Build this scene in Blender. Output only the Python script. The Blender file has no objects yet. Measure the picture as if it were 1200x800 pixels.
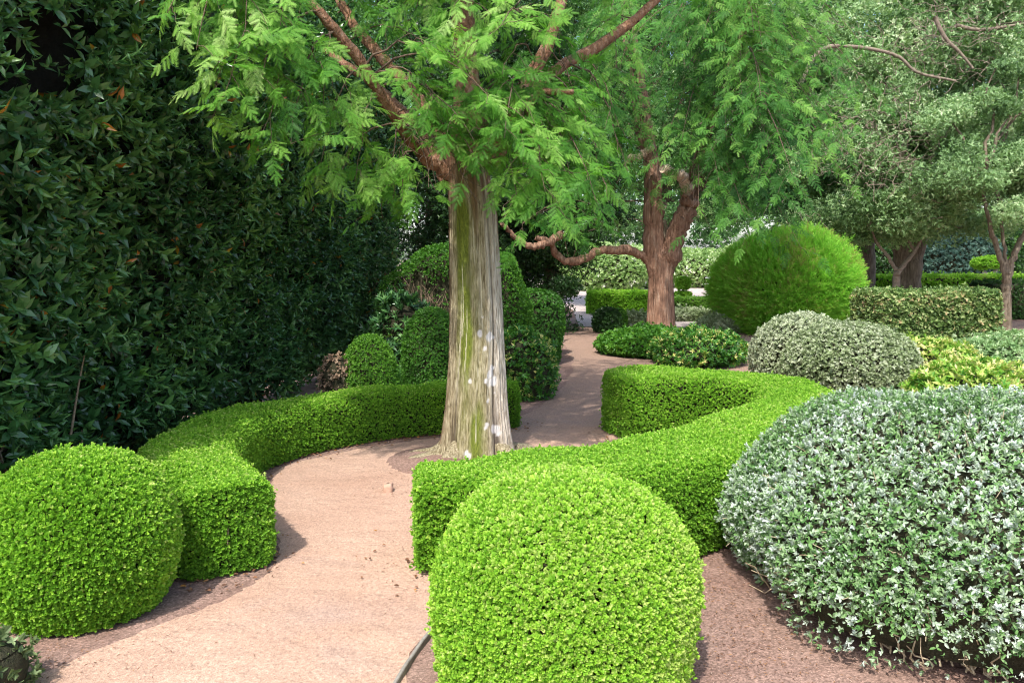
import bpy, math, random
import numpy as np
from mathutils import Vector

random.seed(4); R = np.random.default_rng(11)
SC = bpy.context.scene
COL = SC.collection

# ------------------------------------------------------------------ camera, sky, sun
EYE = 1.65; PITCH = math.radians(6.3)
cam_d = bpy.data.cameras.new('camera'); cam = bpy.data.objects.new('camera', cam_d); COL.objects.link(cam)
cam.location = (0, 0, EYE); cam.rotation_euler = (math.radians(90) - PITCH, 0, 0)
cam_d.sensor_width = 36; cam_d.lens = 27; cam_d.clip_end = 1000; cam_d.clip_start = 0.05
SC.camera = cam
SUN_EL = math.radians(54)
SUN_DIR = Vector((0.34, 1.0, 0)).normalized()          # where the shadows run
w = bpy.data.worlds.new('World'); SC.world = w; w.use_nodes = True
nt = w.node_tree; nt.nodes.clear()
sky = nt.nodes.new('ShaderNodeTexSky'); sky.sky_type = 'NISHITA'; sky.sun_disc = False
sky.sun_elevation = SUN_EL
sky.sun_rotation = math.atan2(-SUN_DIR.x, -SUN_DIR.y)
sky.air_density = 1.0; sky.dust_density = 2.5; sky.ozone_density = 1.0
bg = nt.nodes.new('ShaderNodeBackground'); bg.inputs['Strength'].default_value = 0.15
out = nt.nodes.new('ShaderNodeOutputWorld')
nt.links.new(sky.outputs[0], bg.inputs[0]); nt.links.new(bg.outputs[0], out.inputs[0])
sl = bpy.data.lights.new('sun', 'SUN'); sl.energy = 2.55; sl.angle = math.radians(0.6); sl.color = (1, 0.95, 0.87)
so = bpy.data.objects.new('sun', sl); COL.objects.link(so)
d = Vector((SUN_DIR.x * math.cos(SUN_EL), SUN_DIR.y * math.cos(SUN_EL), -math.sin(SUN_EL)))
so.rotation_euler = d.to_track_quat('-Z', 'Y').to_euler(); so.location = (0, -5, 12)
SC.view_settings.view_transform = 'Standard'; SC.view_settings.look = 'None'
SC.view_settings.exposure = 1.33; SC.view_settings.gamma = 1; SC.view_settings.use_curve_mapping = False
SC.render.engine = 'CYCLES'
SC.cycles.filter_width = 1.1; SC.cycles.max_bounces = 6; SC.cycles.diffuse_bounces = 5; SC.cycles.glossy_bounces = 2
SC.cycles.transmission_bounces = 4; SC.cycles.sample_clamp_indirect = 6

F = 900.0
def ray(px, py):
    u = (px - 600) / F; v = (400 - py) / F
    return np.array([u, math.cos(PITCH) + v * math.sin(PITCH), -math.sin(PITCH) + v * math.cos(PITCH)])
def gr(px, py, z=0.0):
    r = ray(px, py); t = (z - EYE) / r[2]; return np.array([r[0] * t, r[1] * t, z])
def at(px, py, Y):
    r = ray(px, py); t = Y / r[1]; return np.array([r[0] * t, Y, EYE + r[2] * t])

# ------------------------------------------------------------------ helpers: objects
def tag(o, label=None, cat=None, group=None, kind=None):
    if label: o['label'] = label
    if cat: o['category'] = cat
    if group: o['group'] = group
    if kind: o['kind'] = kind
    return o
def empty(name, loc, label, cat, group=None):
    o = bpy.data.objects.new(name, None); COL.objects.link(o); o.location = tuple(float(v) for v in loc)
    o.empty_display_size = .2
    return tag(o, label, cat, group)
def mesh_obj(name, V, T, mat, parent=None, attrs=None, smooth=False, quads=False):
    V = np.asarray(V, dtype=np.float32); T = np.asarray(T, dtype=np.int32)
    if parent is not None: V = V - np.array(parent.location, dtype=np.float32)
    k = T.shape[1]
    me = bpy.data.meshes.new(name)
    me.vertices.add(len(V)); me.vertices.foreach_set('co', V.ravel())
    me.loops.add(T.size); me.loops.foreach_set('vertex_index', T.ravel())
    me.polygons.add(len(T))
    me.polygons.foreach_set('loop_start', np.arange(0, T.size, k, dtype=np.int32))
    try: me.polygons.foreach_set('loop_total', np.full(len(T), k, dtype=np.int32))
    except Exception: pass
    for n, a in (attrs or {}).items():
        at_ = me.attributes.new(n, 'FLOAT', 'POINT'); at_.data.foreach_set('value', np.asarray(a, dtype=np.float32).ravel())
    me.update(calc_edges=True)
    me.polygons.foreach_set('use_smooth', np.full(len(T), smooth, dtype=bool))
    o = bpy.data.objects.new(name, me); COL.objects.link(o)
    if mat: me.materials.append(mat)
    if parent is not None: o.parent = parent
    return o

# ------------------------------------------------------------------ helpers: materials
def new_mat(name):
    m = bpy.data.materials.new(name); m.use_nodes = True
    n = m.node_tree; n.nodes.clear()
    return m, n, n.nodes.new, n.links.new
def ramp(n, stops, interp='LINEAR'):
    r = n.nodes.new('ShaderNodeValToRGB'); r.color_ramp.interpolation = interp
    e = r.color_ramp.elements
    while len(e) > 1: e.remove(e[-1])
    e[0].position = stops[0][0]; e[0].color = (*stops[0][1], 1)
    for p, c in stops[1:]:
        x = e.new(p); x.color = (*c, 1)
    return r
def leaf_mat(name, stops, rough=.45, spec=.4, trans=.35, tcol=(1.25, 1.35, .7)):
    m, n, N, L = new_mat(name)
    a = N('ShaderNodeAttribute'); a.attribute_name = 'tint'
    r = ramp(n, stops); L(a.outputs['Fac'], r.inputs[0])
    p = N('ShaderNodeBsdfPrincipled'); L(r.outputs[0], p.inputs['Base Color'])
    p.inputs['Roughness'].default_value = rough; p.inputs['Specular IOR Level'].default_value = spec
    mul = N('ShaderNodeMix'); mul.data_type = 'RGBA'; mul.blend_type = 'MULTIPLY'; mul.inputs[0].default_value = 1
    L(r.outputs[0], mul.inputs[6]); mul.inputs[7].default_value = (*tcol, 1)
    t = N('ShaderNodeBsdfTranslucent'); L(mul.outputs[2], t.inputs[0])
    mx = N('ShaderNodeMixShader'); mx.inputs[0].default_value = trans
    L(p.outputs[0], mx.inputs[1]); L(t.outputs[0], mx.inputs[2])
    o = N('ShaderNodeOutputMaterial'); L(mx.outputs[0], o.inputs[0])
    return m
def noise_mat(name, c1, c2, scale=12, stretch=(1, 1, 1), rough=.9, bump=.4, bscale=None, c3=None, dist=.02):
    m, n, N, L = new_mat(name)
    tc = N('ShaderNodeTexCoord'); mp = N('ShaderNodeMapping'); mp.inputs['Scale'].default_value = stretch
    L(tc.outputs['Object'], mp.inputs[0])
    t = N('ShaderNodeTexNoise'); t.inputs['Scale'].default_value = scale; t.inputs['Detail'].default_value = 8
    t.inputs['Roughness'].default_value = .65
    L(mp.outputs[0], t.inputs['Vector'])
    st = [(.3, c1), (.7, c2)]
    if c3: st = [(.28, c1), (.5, c2), (.72, c3)]
    r = ramp(n, st); L(t.outputs['Fac'], r.inputs[0])
    p = N('ShaderNodeBsdfPrincipled'); L(r.outputs[0], p.inputs['Base Color'])
    p.inputs['Roughness'].default_value = rough; p.inputs['Specular IOR Level'].default_value = .25
    t2 = N('ShaderNodeTexNoise'); t2.inputs['Scale'].default_value = bscale or scale * 3; t2.inputs['Detail'].default_value = 6
    L(mp.outputs[0], t2.inputs['Vector'])
    b = N('ShaderNodeBump'); b.inputs['Strength'].default_value = bump; b.inputs['Distance'].default_value = dist
    L(t2.outputs['Fac'], b.inputs['Height']); L(b.outputs[0], p.inputs['Normal'])
    o = N('ShaderNodeOutputMaterial'); L(p.outputs[0], o.inputs[0])
    return m

M = {}
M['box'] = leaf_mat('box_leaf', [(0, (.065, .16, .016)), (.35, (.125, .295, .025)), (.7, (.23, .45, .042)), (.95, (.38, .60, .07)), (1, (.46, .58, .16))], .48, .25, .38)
M['box_dull'] = leaf_mat('box_leaf_dull', [(0, (.04, .105, .016)), (.4, (.085, .20, .025)), (.8, (.15, .31, .04)), (1, (.26, .42, .08))], .42, .4, .33)
M['dome'] = leaf_mat('dome_leaf', [(0, (.03, .10, .012)), (.5, (.065, .20, .02)), (1, (.16, .34, .035))], .45, .35, .35)
M['laurel'] = leaf_mat('laurel_leaf', [(0, (.015, .048, .015)), (.4, (.048, .138, .042)), (.78, (.14, .29, .075)), (.965, (.10, .22, .03)), (.975, (.35, .26, .02)), (.985, (.42, .13, .02)), (1, (.25, .10, .03))], .30, .6, .2)
M['feather'] = leaf_mat('feather_leaf', [(0, (.035, .13, .018)), (.4, (.10, .28, .032)), (.75, (.22, .43, .07)), (1, (.42, .60, .20))], .55, .22, .45, (1.1, 1.25, .6))
M['feather2'] = leaf_mat('feather_leaf_deep', [(0, (.025, .10, .020)), (.45, (.075, .23, .034)), (.8, (.17, .37, .06)), (1, (.30, .50, .13))], .55, .22, .40, (1.1, 1.2, .65))
M['silver'] = leaf_mat('silver_leaf', [(0, (.07, .18, .045)), (.35, (.15, .29, .09)), (.55, (.27, .39, .20)), (.75, (.40, .49, .37)), (1, (.56, .62, .58))], .65, .2, .2, (1, 1.05, .8))
M['greydome'] = leaf_mat('grey_dome_leaf', [(0, (.07, .11, .035)), (.5, (.19, .26, .11)), (.85, (.32, .39, .22)), (1, (.45, .50, .35))], .55, .3, .25, (1.1, 1.1, .8))
M['yellow'] = leaf_mat('yellow_leaf', [(0, (.06, .20, .02)), (.4, (.16, .34, .03)), (.62, (.30, .42, .08)), (.85, (.52, .51, .17)), (1, (.70, .66, .32))], .4, .4, .3)
M['wispy'] = leaf_mat('wispy_leaf', [(0, (.13, .33, .04)), (.5, (.24, .52, .065)), (.9, (.34, .62, .09)), (1, (.36, .34, .12))], .5, .3, .42)
M['olive'] = leaf_mat('olive_leaf', [(0, (.07, .14, .05)), (.5, (.18, .31, .12)), (.85, (.32, .46, .23)), (1, (.46, .55, .34))], .5, .4, .3)
M['mixed'] = leaf_mat('mixed_hedge_leaf', [(0, (.035, .08, .018)), (.5, (.13, .22, .06)), (.8, (.27, .35, .13)), (.97, (.36, .42, .18)), (1, (.38, .30, .15))], .45, .4, .28)
M['darkleaf'] = leaf_mat('dark_tree_leaf', [(0, (.012, .04, .010)), (.5, (.03, .085, .018)), (.9, (.06, .15, .03)), (1, (.12, .24, .05))], .4, .45, .25)
M['midleaf'] = leaf_mat('mid_tree_leaf', [(0, (.03, .085, .03)), (.5, (.075, .18, .05)), (.9, (.16, .29, .10)), (1, (.28, .38, .17))], .45, .4, .35)
M['palebush'] = leaf_mat('pale_bush_leaf', [(0, (.16, .28, .09)), (.5, (.32, .46, .18)), (.85, (.50, .60, .34)), (.93, (.75, .76, .72)), (1, (.8, .8, .78))], .5, .3, .4)
M['variegated'] = leaf_mat('variegated_leaf', [(0, (.025, .10, .015)), (.6, (.06, .20, .025)), (.85, (.14, .32, .04)), (.92, (.5, .5, .10)), (1, (.65, .62, .25))], .4, .45, .3)
M['blue'] = leaf_mat('blue_conifer_leaf', [(0, (.02, .05, .045)), (.6, (.05, .11, .085)), (1, (.12, .2, .15))], .5, .3, .2)
M['dryleaf'] = leaf_mat('dry_leaf', [(0, (.16, .11, .07)), (.5, (.33, .23, .16)), (1, (.52, .40, .29))], .7, .2, .15, (1, .9, .7))
M['litter'] = leaf_mat('litter_leaf', [(0, (.10, .05, .03)), (.5, (.22, .11, .06)), (.85, (.34, .20, .10)), (1, (.50, .24, .05))], .7, .2, .1, (1, .9, .7))
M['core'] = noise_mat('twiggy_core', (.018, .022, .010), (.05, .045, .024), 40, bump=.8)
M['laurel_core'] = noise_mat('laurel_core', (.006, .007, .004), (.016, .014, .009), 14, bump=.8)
M['twig'] = noise_mat('twig_bark', (.16, .11, .07), (.34, .26, .18), 60, bump=.2)
M['drytwig'] = noise_mat('dry_twig', (.30, .23, .14), (.55, .46, .32), 60, bump=.2)
M['paletwig'] = noise_mat('pale_twig', (.13, .10, .075), (.27, .22, .17), 20, bump=.2)
M['redbark'] = noise_mat('red_bark', (.08, .048, .034), (.26, .145, .095), 22, (1, 1, .14), bump=1.0, bscale=34, c3=(.36, .26, .19), dist=.05)
M['limb'] = noise_mat('limb_bark', (.08, .042, .027), (.26, .135, .08), 26, (1, 1, .5), bump=1.0, bscale=60, c3=(.34, .24, .18), dist=.03)
M['greybark'] = noise_mat('grey_bark', (.05, .038, .026), (.14, .11, .078), 24, (1, 1, .2), bump=.9, c3=(.24, .20, .15))
M['boughbark'] = noise_mat('bough_bark', (.06, .04, .028), (.17, .12, .085), 40, bump=.5)
M['cutwood'] = noise_mat('cut_wood', (.42, .30, .20), (.66, .54, .42), 25, bump=.3)
M['white'] = noise_mat('white_paint', (.70, .71, .72), (.80, .80, .80), 5, rough=.5, bump=.05)
M['grit'] = noise_mat('path_grit', (.22, .14, .11), (.56, .42, .34), 30, bump=.2)
M['stone'] = noise_mat('pale_stone', (.34, .30, .26), (.52, .48, .42), 14, bump=.5)
M['terra'] = noise_mat('terracotta', (.34, .21, .15), (.48, .32, .24), 40, bump=.4, dist=.004)
M['edging'] = noise_mat('edging', (.16, .15, .13), (.30, .28, .25), 40, bump=.5, dist=.004)
M['post'] = noise_mat('weathered_post', (.22, .19, .16), (.42, .37, .31), 30, (1, 1, .15), bump=.5)

# ground and path materials
def ground_mat(name, cols, patch, grain=420, patch_c=(.3, .24, .24), bump=.6, far=None):
    m, n, N, L = new_mat(name)
    tc = N('ShaderNodeTexCoord')
    t1 = N('ShaderNodeTexNoise'); t1.inputs['Scale'].default_value = 1.3; t1.inputs['Detail'].default_value = 7; t1.inputs['Roughness'].default_value = .6
    L(tc.outputs['Object'], t1.inputs['Vector'])
    r1 = ramp(n, cols); L(t1.outputs['Fac'], r1.inputs[0])
    g = N('ShaderNodeTexVoronoi'); g.inputs['Scale'].default_value = grain; L(tc.outputs['Object'], g.inputs['Vector'])
    hs = N('ShaderNodeSeparateColor'); L(g.outputs['Color'], hs.inputs[0])
    mr = N('ShaderNodeMapRange'); mr.inputs[3].default_value = .62; mr.inputs[4].default_value = 1.34; L(hs.outputs[0], mr.inputs[0])
    g2 = N('ShaderNodeTexNoise'); g2.inputs['Scale'].default_value = 55; g2.inputs['Detail'].default_value = 5; L(tc.outputs['Object'], g2.inputs['Vector'])
    mr2 = N('ShaderNodeMapRange'); mr2.inputs[1].default_value = .3; mr2.inputs[2].default_value = .7; mr2.inputs[3].default_value = .78; mr2.inputs[4].default_value = 1.18; L(g2.outputs['Fac'], mr2.inputs[0])
    mm = N('ShaderNodeMath'); mm.operation = 'MULTIPLY'; L(mr.outputs[0], mm.inputs[0]); L(mr2.outputs[0], mm.inputs[1])
    t3 = N('ShaderNodeTexNoise'); t3.inputs['Scale'].default_value = .8; t3.inputs['Detail'].default_value = 5; t3.inputs['Distortion'].default_value = .6
    mp = N('ShaderNodeMapping'); mp.inputs['Location'].default_value = (3.1, 7.7, 0); L(tc.outputs['Object'], mp.inputs[0]); L(mp.outputs[0], t3.inputs['Vector'])
    r3 = ramp(n, [(patch, (0, 0, 0)), (patch + .16, (.75, .75, .75))]); L(t3.outputs['Fac'], r3.inputs[0])
    mx = N('ShaderNodeMix'); mx.data_type = 'RGBA'; L(r3.outputs[0], mx.inputs[0]); L(r1.outputs[0], mx.inputs[6]); mx.inputs[7].default_value = (*patch_c, 1)
    col = mx.outputs[2]
    if far:                                            # reddish ground beyond the big tree, darkened to paint in the crown's shade
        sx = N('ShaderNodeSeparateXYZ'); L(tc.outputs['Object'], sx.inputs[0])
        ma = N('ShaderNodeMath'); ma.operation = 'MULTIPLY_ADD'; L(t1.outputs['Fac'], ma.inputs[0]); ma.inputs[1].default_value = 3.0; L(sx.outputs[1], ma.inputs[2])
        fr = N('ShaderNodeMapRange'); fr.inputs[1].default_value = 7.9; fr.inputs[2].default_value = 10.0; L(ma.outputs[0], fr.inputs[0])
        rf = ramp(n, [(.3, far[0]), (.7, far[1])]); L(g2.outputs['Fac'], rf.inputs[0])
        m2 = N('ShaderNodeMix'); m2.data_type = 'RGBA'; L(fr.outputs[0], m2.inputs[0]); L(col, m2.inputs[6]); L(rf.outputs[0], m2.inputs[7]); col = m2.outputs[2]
    sc = N('ShaderNodeVectorMath'); sc.operation = 'SCALE'; L(col, sc.inputs[0]); L(mm.outputs[0], sc.inputs[3])
    p = N('ShaderNodeBsdfPrincipled'); L(sc.outputs[0], p.inputs['Base Color']); p.inputs['Roughness'].default_value = .95; p.inputs['Specular IOR Level'].default_value = .15
    g4 = N('ShaderNodeTexNoise'); g4.inputs['Scale'].default_value = 7; g4.inputs['Detail'].default_value = 4; L(tc.outputs['Object'], g4.inputs['Vector'])
    b0 = N('ShaderNodeBump'); b0.inputs['Strength'].default_value = .5; b0.inputs['Distance'].default_value = .05; L(g4.outputs['Fac'], b0.inputs['Height'])
    b = N('ShaderNodeBump'); b.inputs['Strength'].default_value = bump; b.inputs['Distance'].default_value = .004; L(b0.outputs[0], b.inputs['Normal'])
    ad = N('ShaderNodeMath'); ad.operation = 'ADD'; L(g.outputs['Distance'], ad.inputs[0]); L(g2.outputs['Fac'], ad.inputs[1])
    L(ad.outputs[0], b.inputs['Height']); L(b.outputs[0], p.inputs['Normal'])
    o = N('ShaderNodeOutputMaterial'); L(p.outputs[0], o.inputs[0])
    return m
M['soil'] = ground_mat('mulch_soil', [(.3, (.18, .108, .085)), (.7, (.28, .19, .155))], .55, 130, (.25, .195, .17))
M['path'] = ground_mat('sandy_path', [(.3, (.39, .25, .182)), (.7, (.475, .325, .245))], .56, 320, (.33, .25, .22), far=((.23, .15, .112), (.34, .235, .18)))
M['farground'] = ground_mat('far_ground', [(.3, (.38, .31, .28)), (.7, (.5, .43, .40))], .6, 60, (.40, .35, .30))

# ------------------------------------------------------------------ helpers: numpy geometry
def unit(a): return a / np.maximum(np.linalg.norm(a, axis=-1, keepdims=True), 1e-9)
def rnd(n): return unit(R.normal(size=(n, 3)))
_nd = np.random.default_rng(5)
_ND = [(unit(_nd.normal(size=3)), _nd.uniform(.6, 1.8), _nd.uniform(0, 6.28)) for _ in range(22)]
def noise(P, f):
    """smooth pseudo-noise about -1..1 of points P at frequency f"""
    s = 0
    for d_, k, ph in _ND: s = s + np.sin(P @ d_ * f * k * 2.2 + ph + 1.3 * np.sin(P @ d_[::-1] * f * .9 + ph * 2))
    return s / 7.0
def grid_faces(nu, nv, closev=False):
    T = []
    i, j = np.meshgrid(np.arange(nu - 1), np.arange(nv if closev else nv - 1), indexing='ij')
    a = (i * nv + j).ravel(); b = (i * nv + (j + 1) % nv).ravel(); c = ((i + 1) * nv + (j + 1) % nv).ravel(); e = ((i + 1) * nv + j).ravel()
    return np.vstack([np.stack([a, b, c], 1), np.stack([a, c, e], 1)])
def vnormals(V, T, ctr):
    fn = np.cross(V[T[:, 1]] - V[T[:, 0]], V[T[:, 2]] - V[T[:, 0]])
    N_ = np.zeros_like(V)
    for k in range(3): np.add.at(N_, T[:, k], fn)
    N_ = unit(N_)
    if np.sum(N_ * (V - ctr)) < 0: N_ = -N_; T = T[:, ::-1]
    return N_, T
def sample(V, T, N_, n, weight=None):
    A = np.linalg.norm(np.cross(V[T[:, 1]] - V[T[:, 0]], V[T[:, 2]] - V[T[:, 0]]), axis=1) / 2
    if weight is not None: A = A * weight(V[T].mean(1))
    k = R.choice(len(T), n, p=A / A.sum()); r1 = np.sqrt(R.random(n))[:, None]; r2 = R.random(n)[:, None]
    a, b, c = 1 - r1, r1 * (1 - r2), r1 * r2
    P = a * V[T[k, 0]] + b * V[T[k, 1]] + c * V[T[k, 2]]
    Q = unit(a * N_[T[k, 0]] + b * N_[T[k, 1]] + c * N_[T[k, 2]])
    return P, Q
def area(V, T): return (np.linalg.norm(np.cross(V[T[:, 1]] - V[T[:, 0]], V[T[:, 2]] - V[T[:, 0]]), axis=1) / 2).sum()

# leaf templates: (V, T, tint offset), leaf grows along +Y, blade normal +Z, unit length
def leaf_simple(w_=.55, fold=.12):
    V = np.array([[0, 0, 0], [w_ / 2, .52, fold], [0, 1, -.06], [-w_ / 2, .52, fold]])
    return V, np.array([[0, 1, 2], [0, 2, 3]])
def leaf_round(w_=.62, fold=.1, tipw=.75):
    V = np.array([[0, 0, 0], [w_ / 2, .35, fold], [w_ / 2 * tipw, .75, fold * .7], [0, 1, -.05], [-w_ / 2 * tipw, .75, fold * .7], [-w_ / 2, .35, fold]])
    return V, np.array([[0, 1, 2], [0, 2, 3], [0, 3, 4], [0, 4, 5]])
def leaf_long(w_=.34, fold=.07, droop=.16):
    V = np.array([[0, 0, 0], [w_ * .42, .28, fold], [w_ * .5, .58, fold - droop * .35], [0, 1, -droop], [-w_ * .5, .58, fold - droop * .35], [-w_ * .42, .28, fold], [0, .5, -.02]])
    return V, np.array([[0, 1, 6], [1, 2, 6], [2, 3, 6], [3, 4, 6], [4, 5, 6], [5, 0, 6]])
def frame(d_, n_):
    y = unit(d_); x = unit(np.cross(y, n_)); z = np.cross(x, y); return x, y, z
def place(tmpl, P, D, Nn, S, tint, tv=None):
    """stamp the template at every point -> V, T, tint per vertex"""
    TV, TT = tmpl[0], tmpl[1]; toff = tmpl[2] if len(tmpl) > 2 else np.zeros(len(TV))
    x, y, z = frame(D, Nn); n = len(P); S = np.asarray(S).reshape(-1, 1, 1) * np.ones((n, 1, 1))
    V = P[:, None, :] + S * (TV[None, :, 0:1] * x[:, None] + TV[None, :, 1:2] * y[:, None] + TV[None, :, 2:3] * z[:, None])
    T = TT[None] + (np.arange(n) * len(TV))[:, None, None]
    tt = np.clip(np.asarray(tint).reshape(-1, 1) + toff[None], 0, 1)
    return V.reshape(-1, 3), T.reshape(-1, 3), tt.ravel()
def merge(parts):
    V, T, A = [], [], []; o = 0
    for p in parts:
        V.append(p[0]); T.append(p[1] + o); A.append(p[2]); o += len(p[0])
    return np.vstack(V), np.vstack(T), np.concatenate(A)
def rosette(leaf, k, spread=.75, levels=1, step=.35, jit=.25, tintj=.1, base_s=1.0):
    """shoot along +Y with k leaves per level around it"""
    P, D, Nn, S, Ti = [], [], [], [], []
    for l in range(levels):
        for i in range(k):
            a = 2 * math.pi * (i + .5 * l) / k + R.normal() * .25
            sp = spread * (1.15 - .35 * l / max(1, levels)) + R.normal() * jit * .4
            dd = np.array([math.cos(a) * math.sin(sp), math.cos(sp), math.sin(a) * math.sin(sp)])
            nn = np.array([-math.cos(a) * math.cos(sp), math.sin(sp), -math.sin(a) * math.cos(sp)]) + R.normal(size=3) * jit * .5
            P.append([0, l * step, 0]); D.append(dd); Nn.append(nn); S.append(base_s * R.uniform(.75, 1.1) * (1 - .18 * l)); Ti.append(R.normal() * tintj + .08 * l)
    return place(leaf, np.array(P, float), np.array(D), np.array(Nn), np.array(S), 0 * np.array(S)) [:2] + (np.repeat(np.array(Ti), len(leaf[0])),)

# tubes
def tubes(items, sides=5):
    """items: list of (points, radii) -> quads as triangles"""
    VV, TT = [], []; o = 0
    ang = np.linspace(0, 2 * math.pi, sides, endpoint=False)
    for pts, rad in items:
        P = np.asarray(pts, float); rr = np.asarray(rad, float) * np.ones(len(P))
        tn = unit(np.gradient(P, axis=0)); ref = np.array([0, 0, 1.]) if abs(tn[0][2]) < .8 else np.array([1., 0, 0])
        x = unit(np.cross(tn, ref)); y = np.cross(x, tn)
        V = P[:, None] + rr[:, None, None] * (np.cos(ang)[None, :, None] * x[:, None] + np.sin(ang)[None, :, None] * y[:, None])
        T = grid_faces(len(P), sides, True)
        caps = [[0, j + 1, j] for j in range(1, sides - 1)] + [[(len(P) - 1) * sides, (len(P) - 1) * sides + j, (len(P) - 1) * sides + j + 1] for j in range(1, sides - 1)]
        VV.append(V.reshape(-1, 3)); TT.append(np.vstack([T[:, ::-1], np.array(caps)]) + o); o += len(P) * sides
    return np.vstack(VV), np.vstack(TT)
def spline(C, n):
    C = np.asarray(C, float); m = len(C); t = np.linspace(0, m - 1, n); i = np.clip(t.astype(int), 0, m - 2); f = (t - i)[:, None]
    E_ = np.vstack([2 * C[0] - C[1], C, 2 * C[-1] - C[-2]]); p0, p1, p2, p3 = E_[i], E_[i + 1], E_[i + 2], E_[i + 3]
    return .5 * (2 * p1 + (p2 - p0) * f + (2 * p0 - 5 * p1 + 4 * p2 - p3) * f ** 2 + (3 * p1 - p0 - 3 * p2 + p3) * f ** 3)
def limb_tube(C, r0, r1, n=26, wob=.0, sides=12, lump=.08):
    P = spline(C, n); P[1:-1] += R.normal(size=(n - 2, 3)) * wob
    r = np.linspace(r0, r1, n) * (1 + R.normal(size=n) * lump * .5)
    return P, r
def wiggle(a, b, n=7, amp=.1, sag=0):
    t = np.linspace(0, 1, n)[:, None]; L_ = np.linalg.norm(b - a)
    P = a + (b - a) * t; o = np.cumsum(R.normal(size=(n, 3)) * amp * L_ / n, 0); o -= o[0]; o -= t * o[-1] * .5
    P = P + o; P[:, 2] += sag * np.sin(t[:, 0] * math.pi) ; return P

# ------------------------------------------------------------------ shrub shapes
def dome_grid(c, rx, ry, h, nu=22, nv=40, top_pow=2.5, bulge=.45, under=.72, lump=.03, lf=2.2, rot=0):
    """rounded clipped bush standing on the ground: widest at bulge*h"""
    c = np.array([c[0], c[1], c[2] if len(c) > 2 else 0.0])
    U = np.linspace(0, 1, nu) ** .8; A = np.linspace(0, 2 * math.pi, nv, endpoint=False)
    U = np.unique(np.concatenate([U, 1 - (1 - np.linspace(.8, 1, 9)) ** 1.8 / (.2 ** .8)])); nu = len(U)
    rows = []
    for u in U:
        z = h * (1 - (1 - u) ** 1.0)
        if u < bulge: f = under + (1 - under) * math.sin(u / bulge * math.pi / 2)
        else:
            k = (u - bulge) / (1 - bulge); f = max(0.0, 1 - k ** top_pow) ** (1 / 2.1)
        rows.append(np.stack([np.cos(A) * f * rx, np.sin(A) * f * ry, np.full(nv, z)], 1))
    # finer cap
    G = np.array(rows); V = G.reshape(-1, 3)
    if rot: 
        cs, sn = math.cos(rot), math.sin(rot); V = V @ np.array([[cs, sn, 0], [-sn, cs, 0], [0, 0, 1]])
    nn = unit(V - np.array([0, 0, h * .45])); V = V + nn * (noise(V + c, lf) * lump)[:, None]
    V[:, 2] = np.maximum(V[:, 2], .0); V = V + np.array([c[0], c[1], c[2] if len(c) > 2 else 0])
    return V, grid_faces(nu, nv, True), np.array([c[0], c[1], (c[2] if len(c) > 2 else 0) + h * .45])
def hedge_grid(C, W, H, n=70, m=22, lump=.02, lf=2.0, rnd_=.13, topv=None):
    """clipped hedge along centreline C (xy) with full widths W and heights H"""
    P = spline([(x, y, 0) for x, y in C], n)[:, :2]; t = np.linspace(0, 1, n)
    Wd = np.interp(t, np.linspace(0, 1, len(W)), W) / 2; Hd = np.interp(t, np.linspace(0, 1, len(H)), H)
    tn = np.gradient(P, axis=0); tn = tn / np.linalg.norm(tn, axis=1, keepdims=True); nr = np.stack([tn[:, 1], -tn[:, 0]], 1)
    rows = []; ctrs = []
    def ring(p, nr_, hw, h, f, fh=1.0):
        prof = []
        r = min(rnd_, hw * .8)
        for k in np.linspace(0, 1, m // 3): prof.append((1 - .10 * (1 - min(1, k * 3)), k * (h - r) / h))
        for k in np.linspace(.15, 1, 5): prof.append((1 - r / hw * (1 - math.cos(k * math.pi / 2)), 1 - r / h + r / h * math.sin(k * math.pi / 2)))
        side = np.array(prof); mid = np.array([((1 - r / hw) * q, 1.0) for q in (.5, 0, -.5)])
        full = np.vstack([side, mid, side[::-1] * [-1, 1]])
        return np.stack([p[0] + nr_[0] * hw * f * full[:, 0], p[1] + nr_[1] * hw * f * full[:, 0], h * fh * full[:, 1]], 1)
    def add(p, q, hw, h, f, fh=1.0):
        rows.append(ring(p, q, hw, h, f, fh)); ctrs.append([p[0], p[1], h / 2])
    e0 = P[0] - tn[0] * .05; e1 = P[-1] + tn[-1] * .05
    add(e0 - tn[0] * .02, nr[0], Wd[0], Hd[0], .02, .96); add(e0 - tn[0] * .015, nr[0], Wd[0], Hd[0], .5, .97); add(e0, nr[0], Wd[0], Hd[0], .88, .98)
    for i in range(n): add(P[i], nr[i], Wd[i], Hd[i], 1)
    add(e1, nr[-1], Wd[-1], Hd[-1], .88, .98); add(e1 + tn[-1] * .015, nr[-1], Wd[-1], Hd[-1], .5, .97); add(e1 + tn[-1] * .02, nr[-1], Wd[-1], Hd[-1], .02, .96)
    G = np.array(rows); nu, nv = G.shape[:2]; V = G.reshape(-1, 3); c = np.repeat(np.array(ctrs), nv, 0)
    V = V + unit(V - c) * (noise(V, lf) * lump)[:, None]; V[:, 2] = np.maximum(V[:, 2], 0)
    return V, grid_faces(nu, nv), c
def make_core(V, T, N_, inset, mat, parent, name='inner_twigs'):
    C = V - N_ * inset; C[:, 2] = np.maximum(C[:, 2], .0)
    return mesh_obj(name, C, T, mat, parent, smooth=True)

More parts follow.
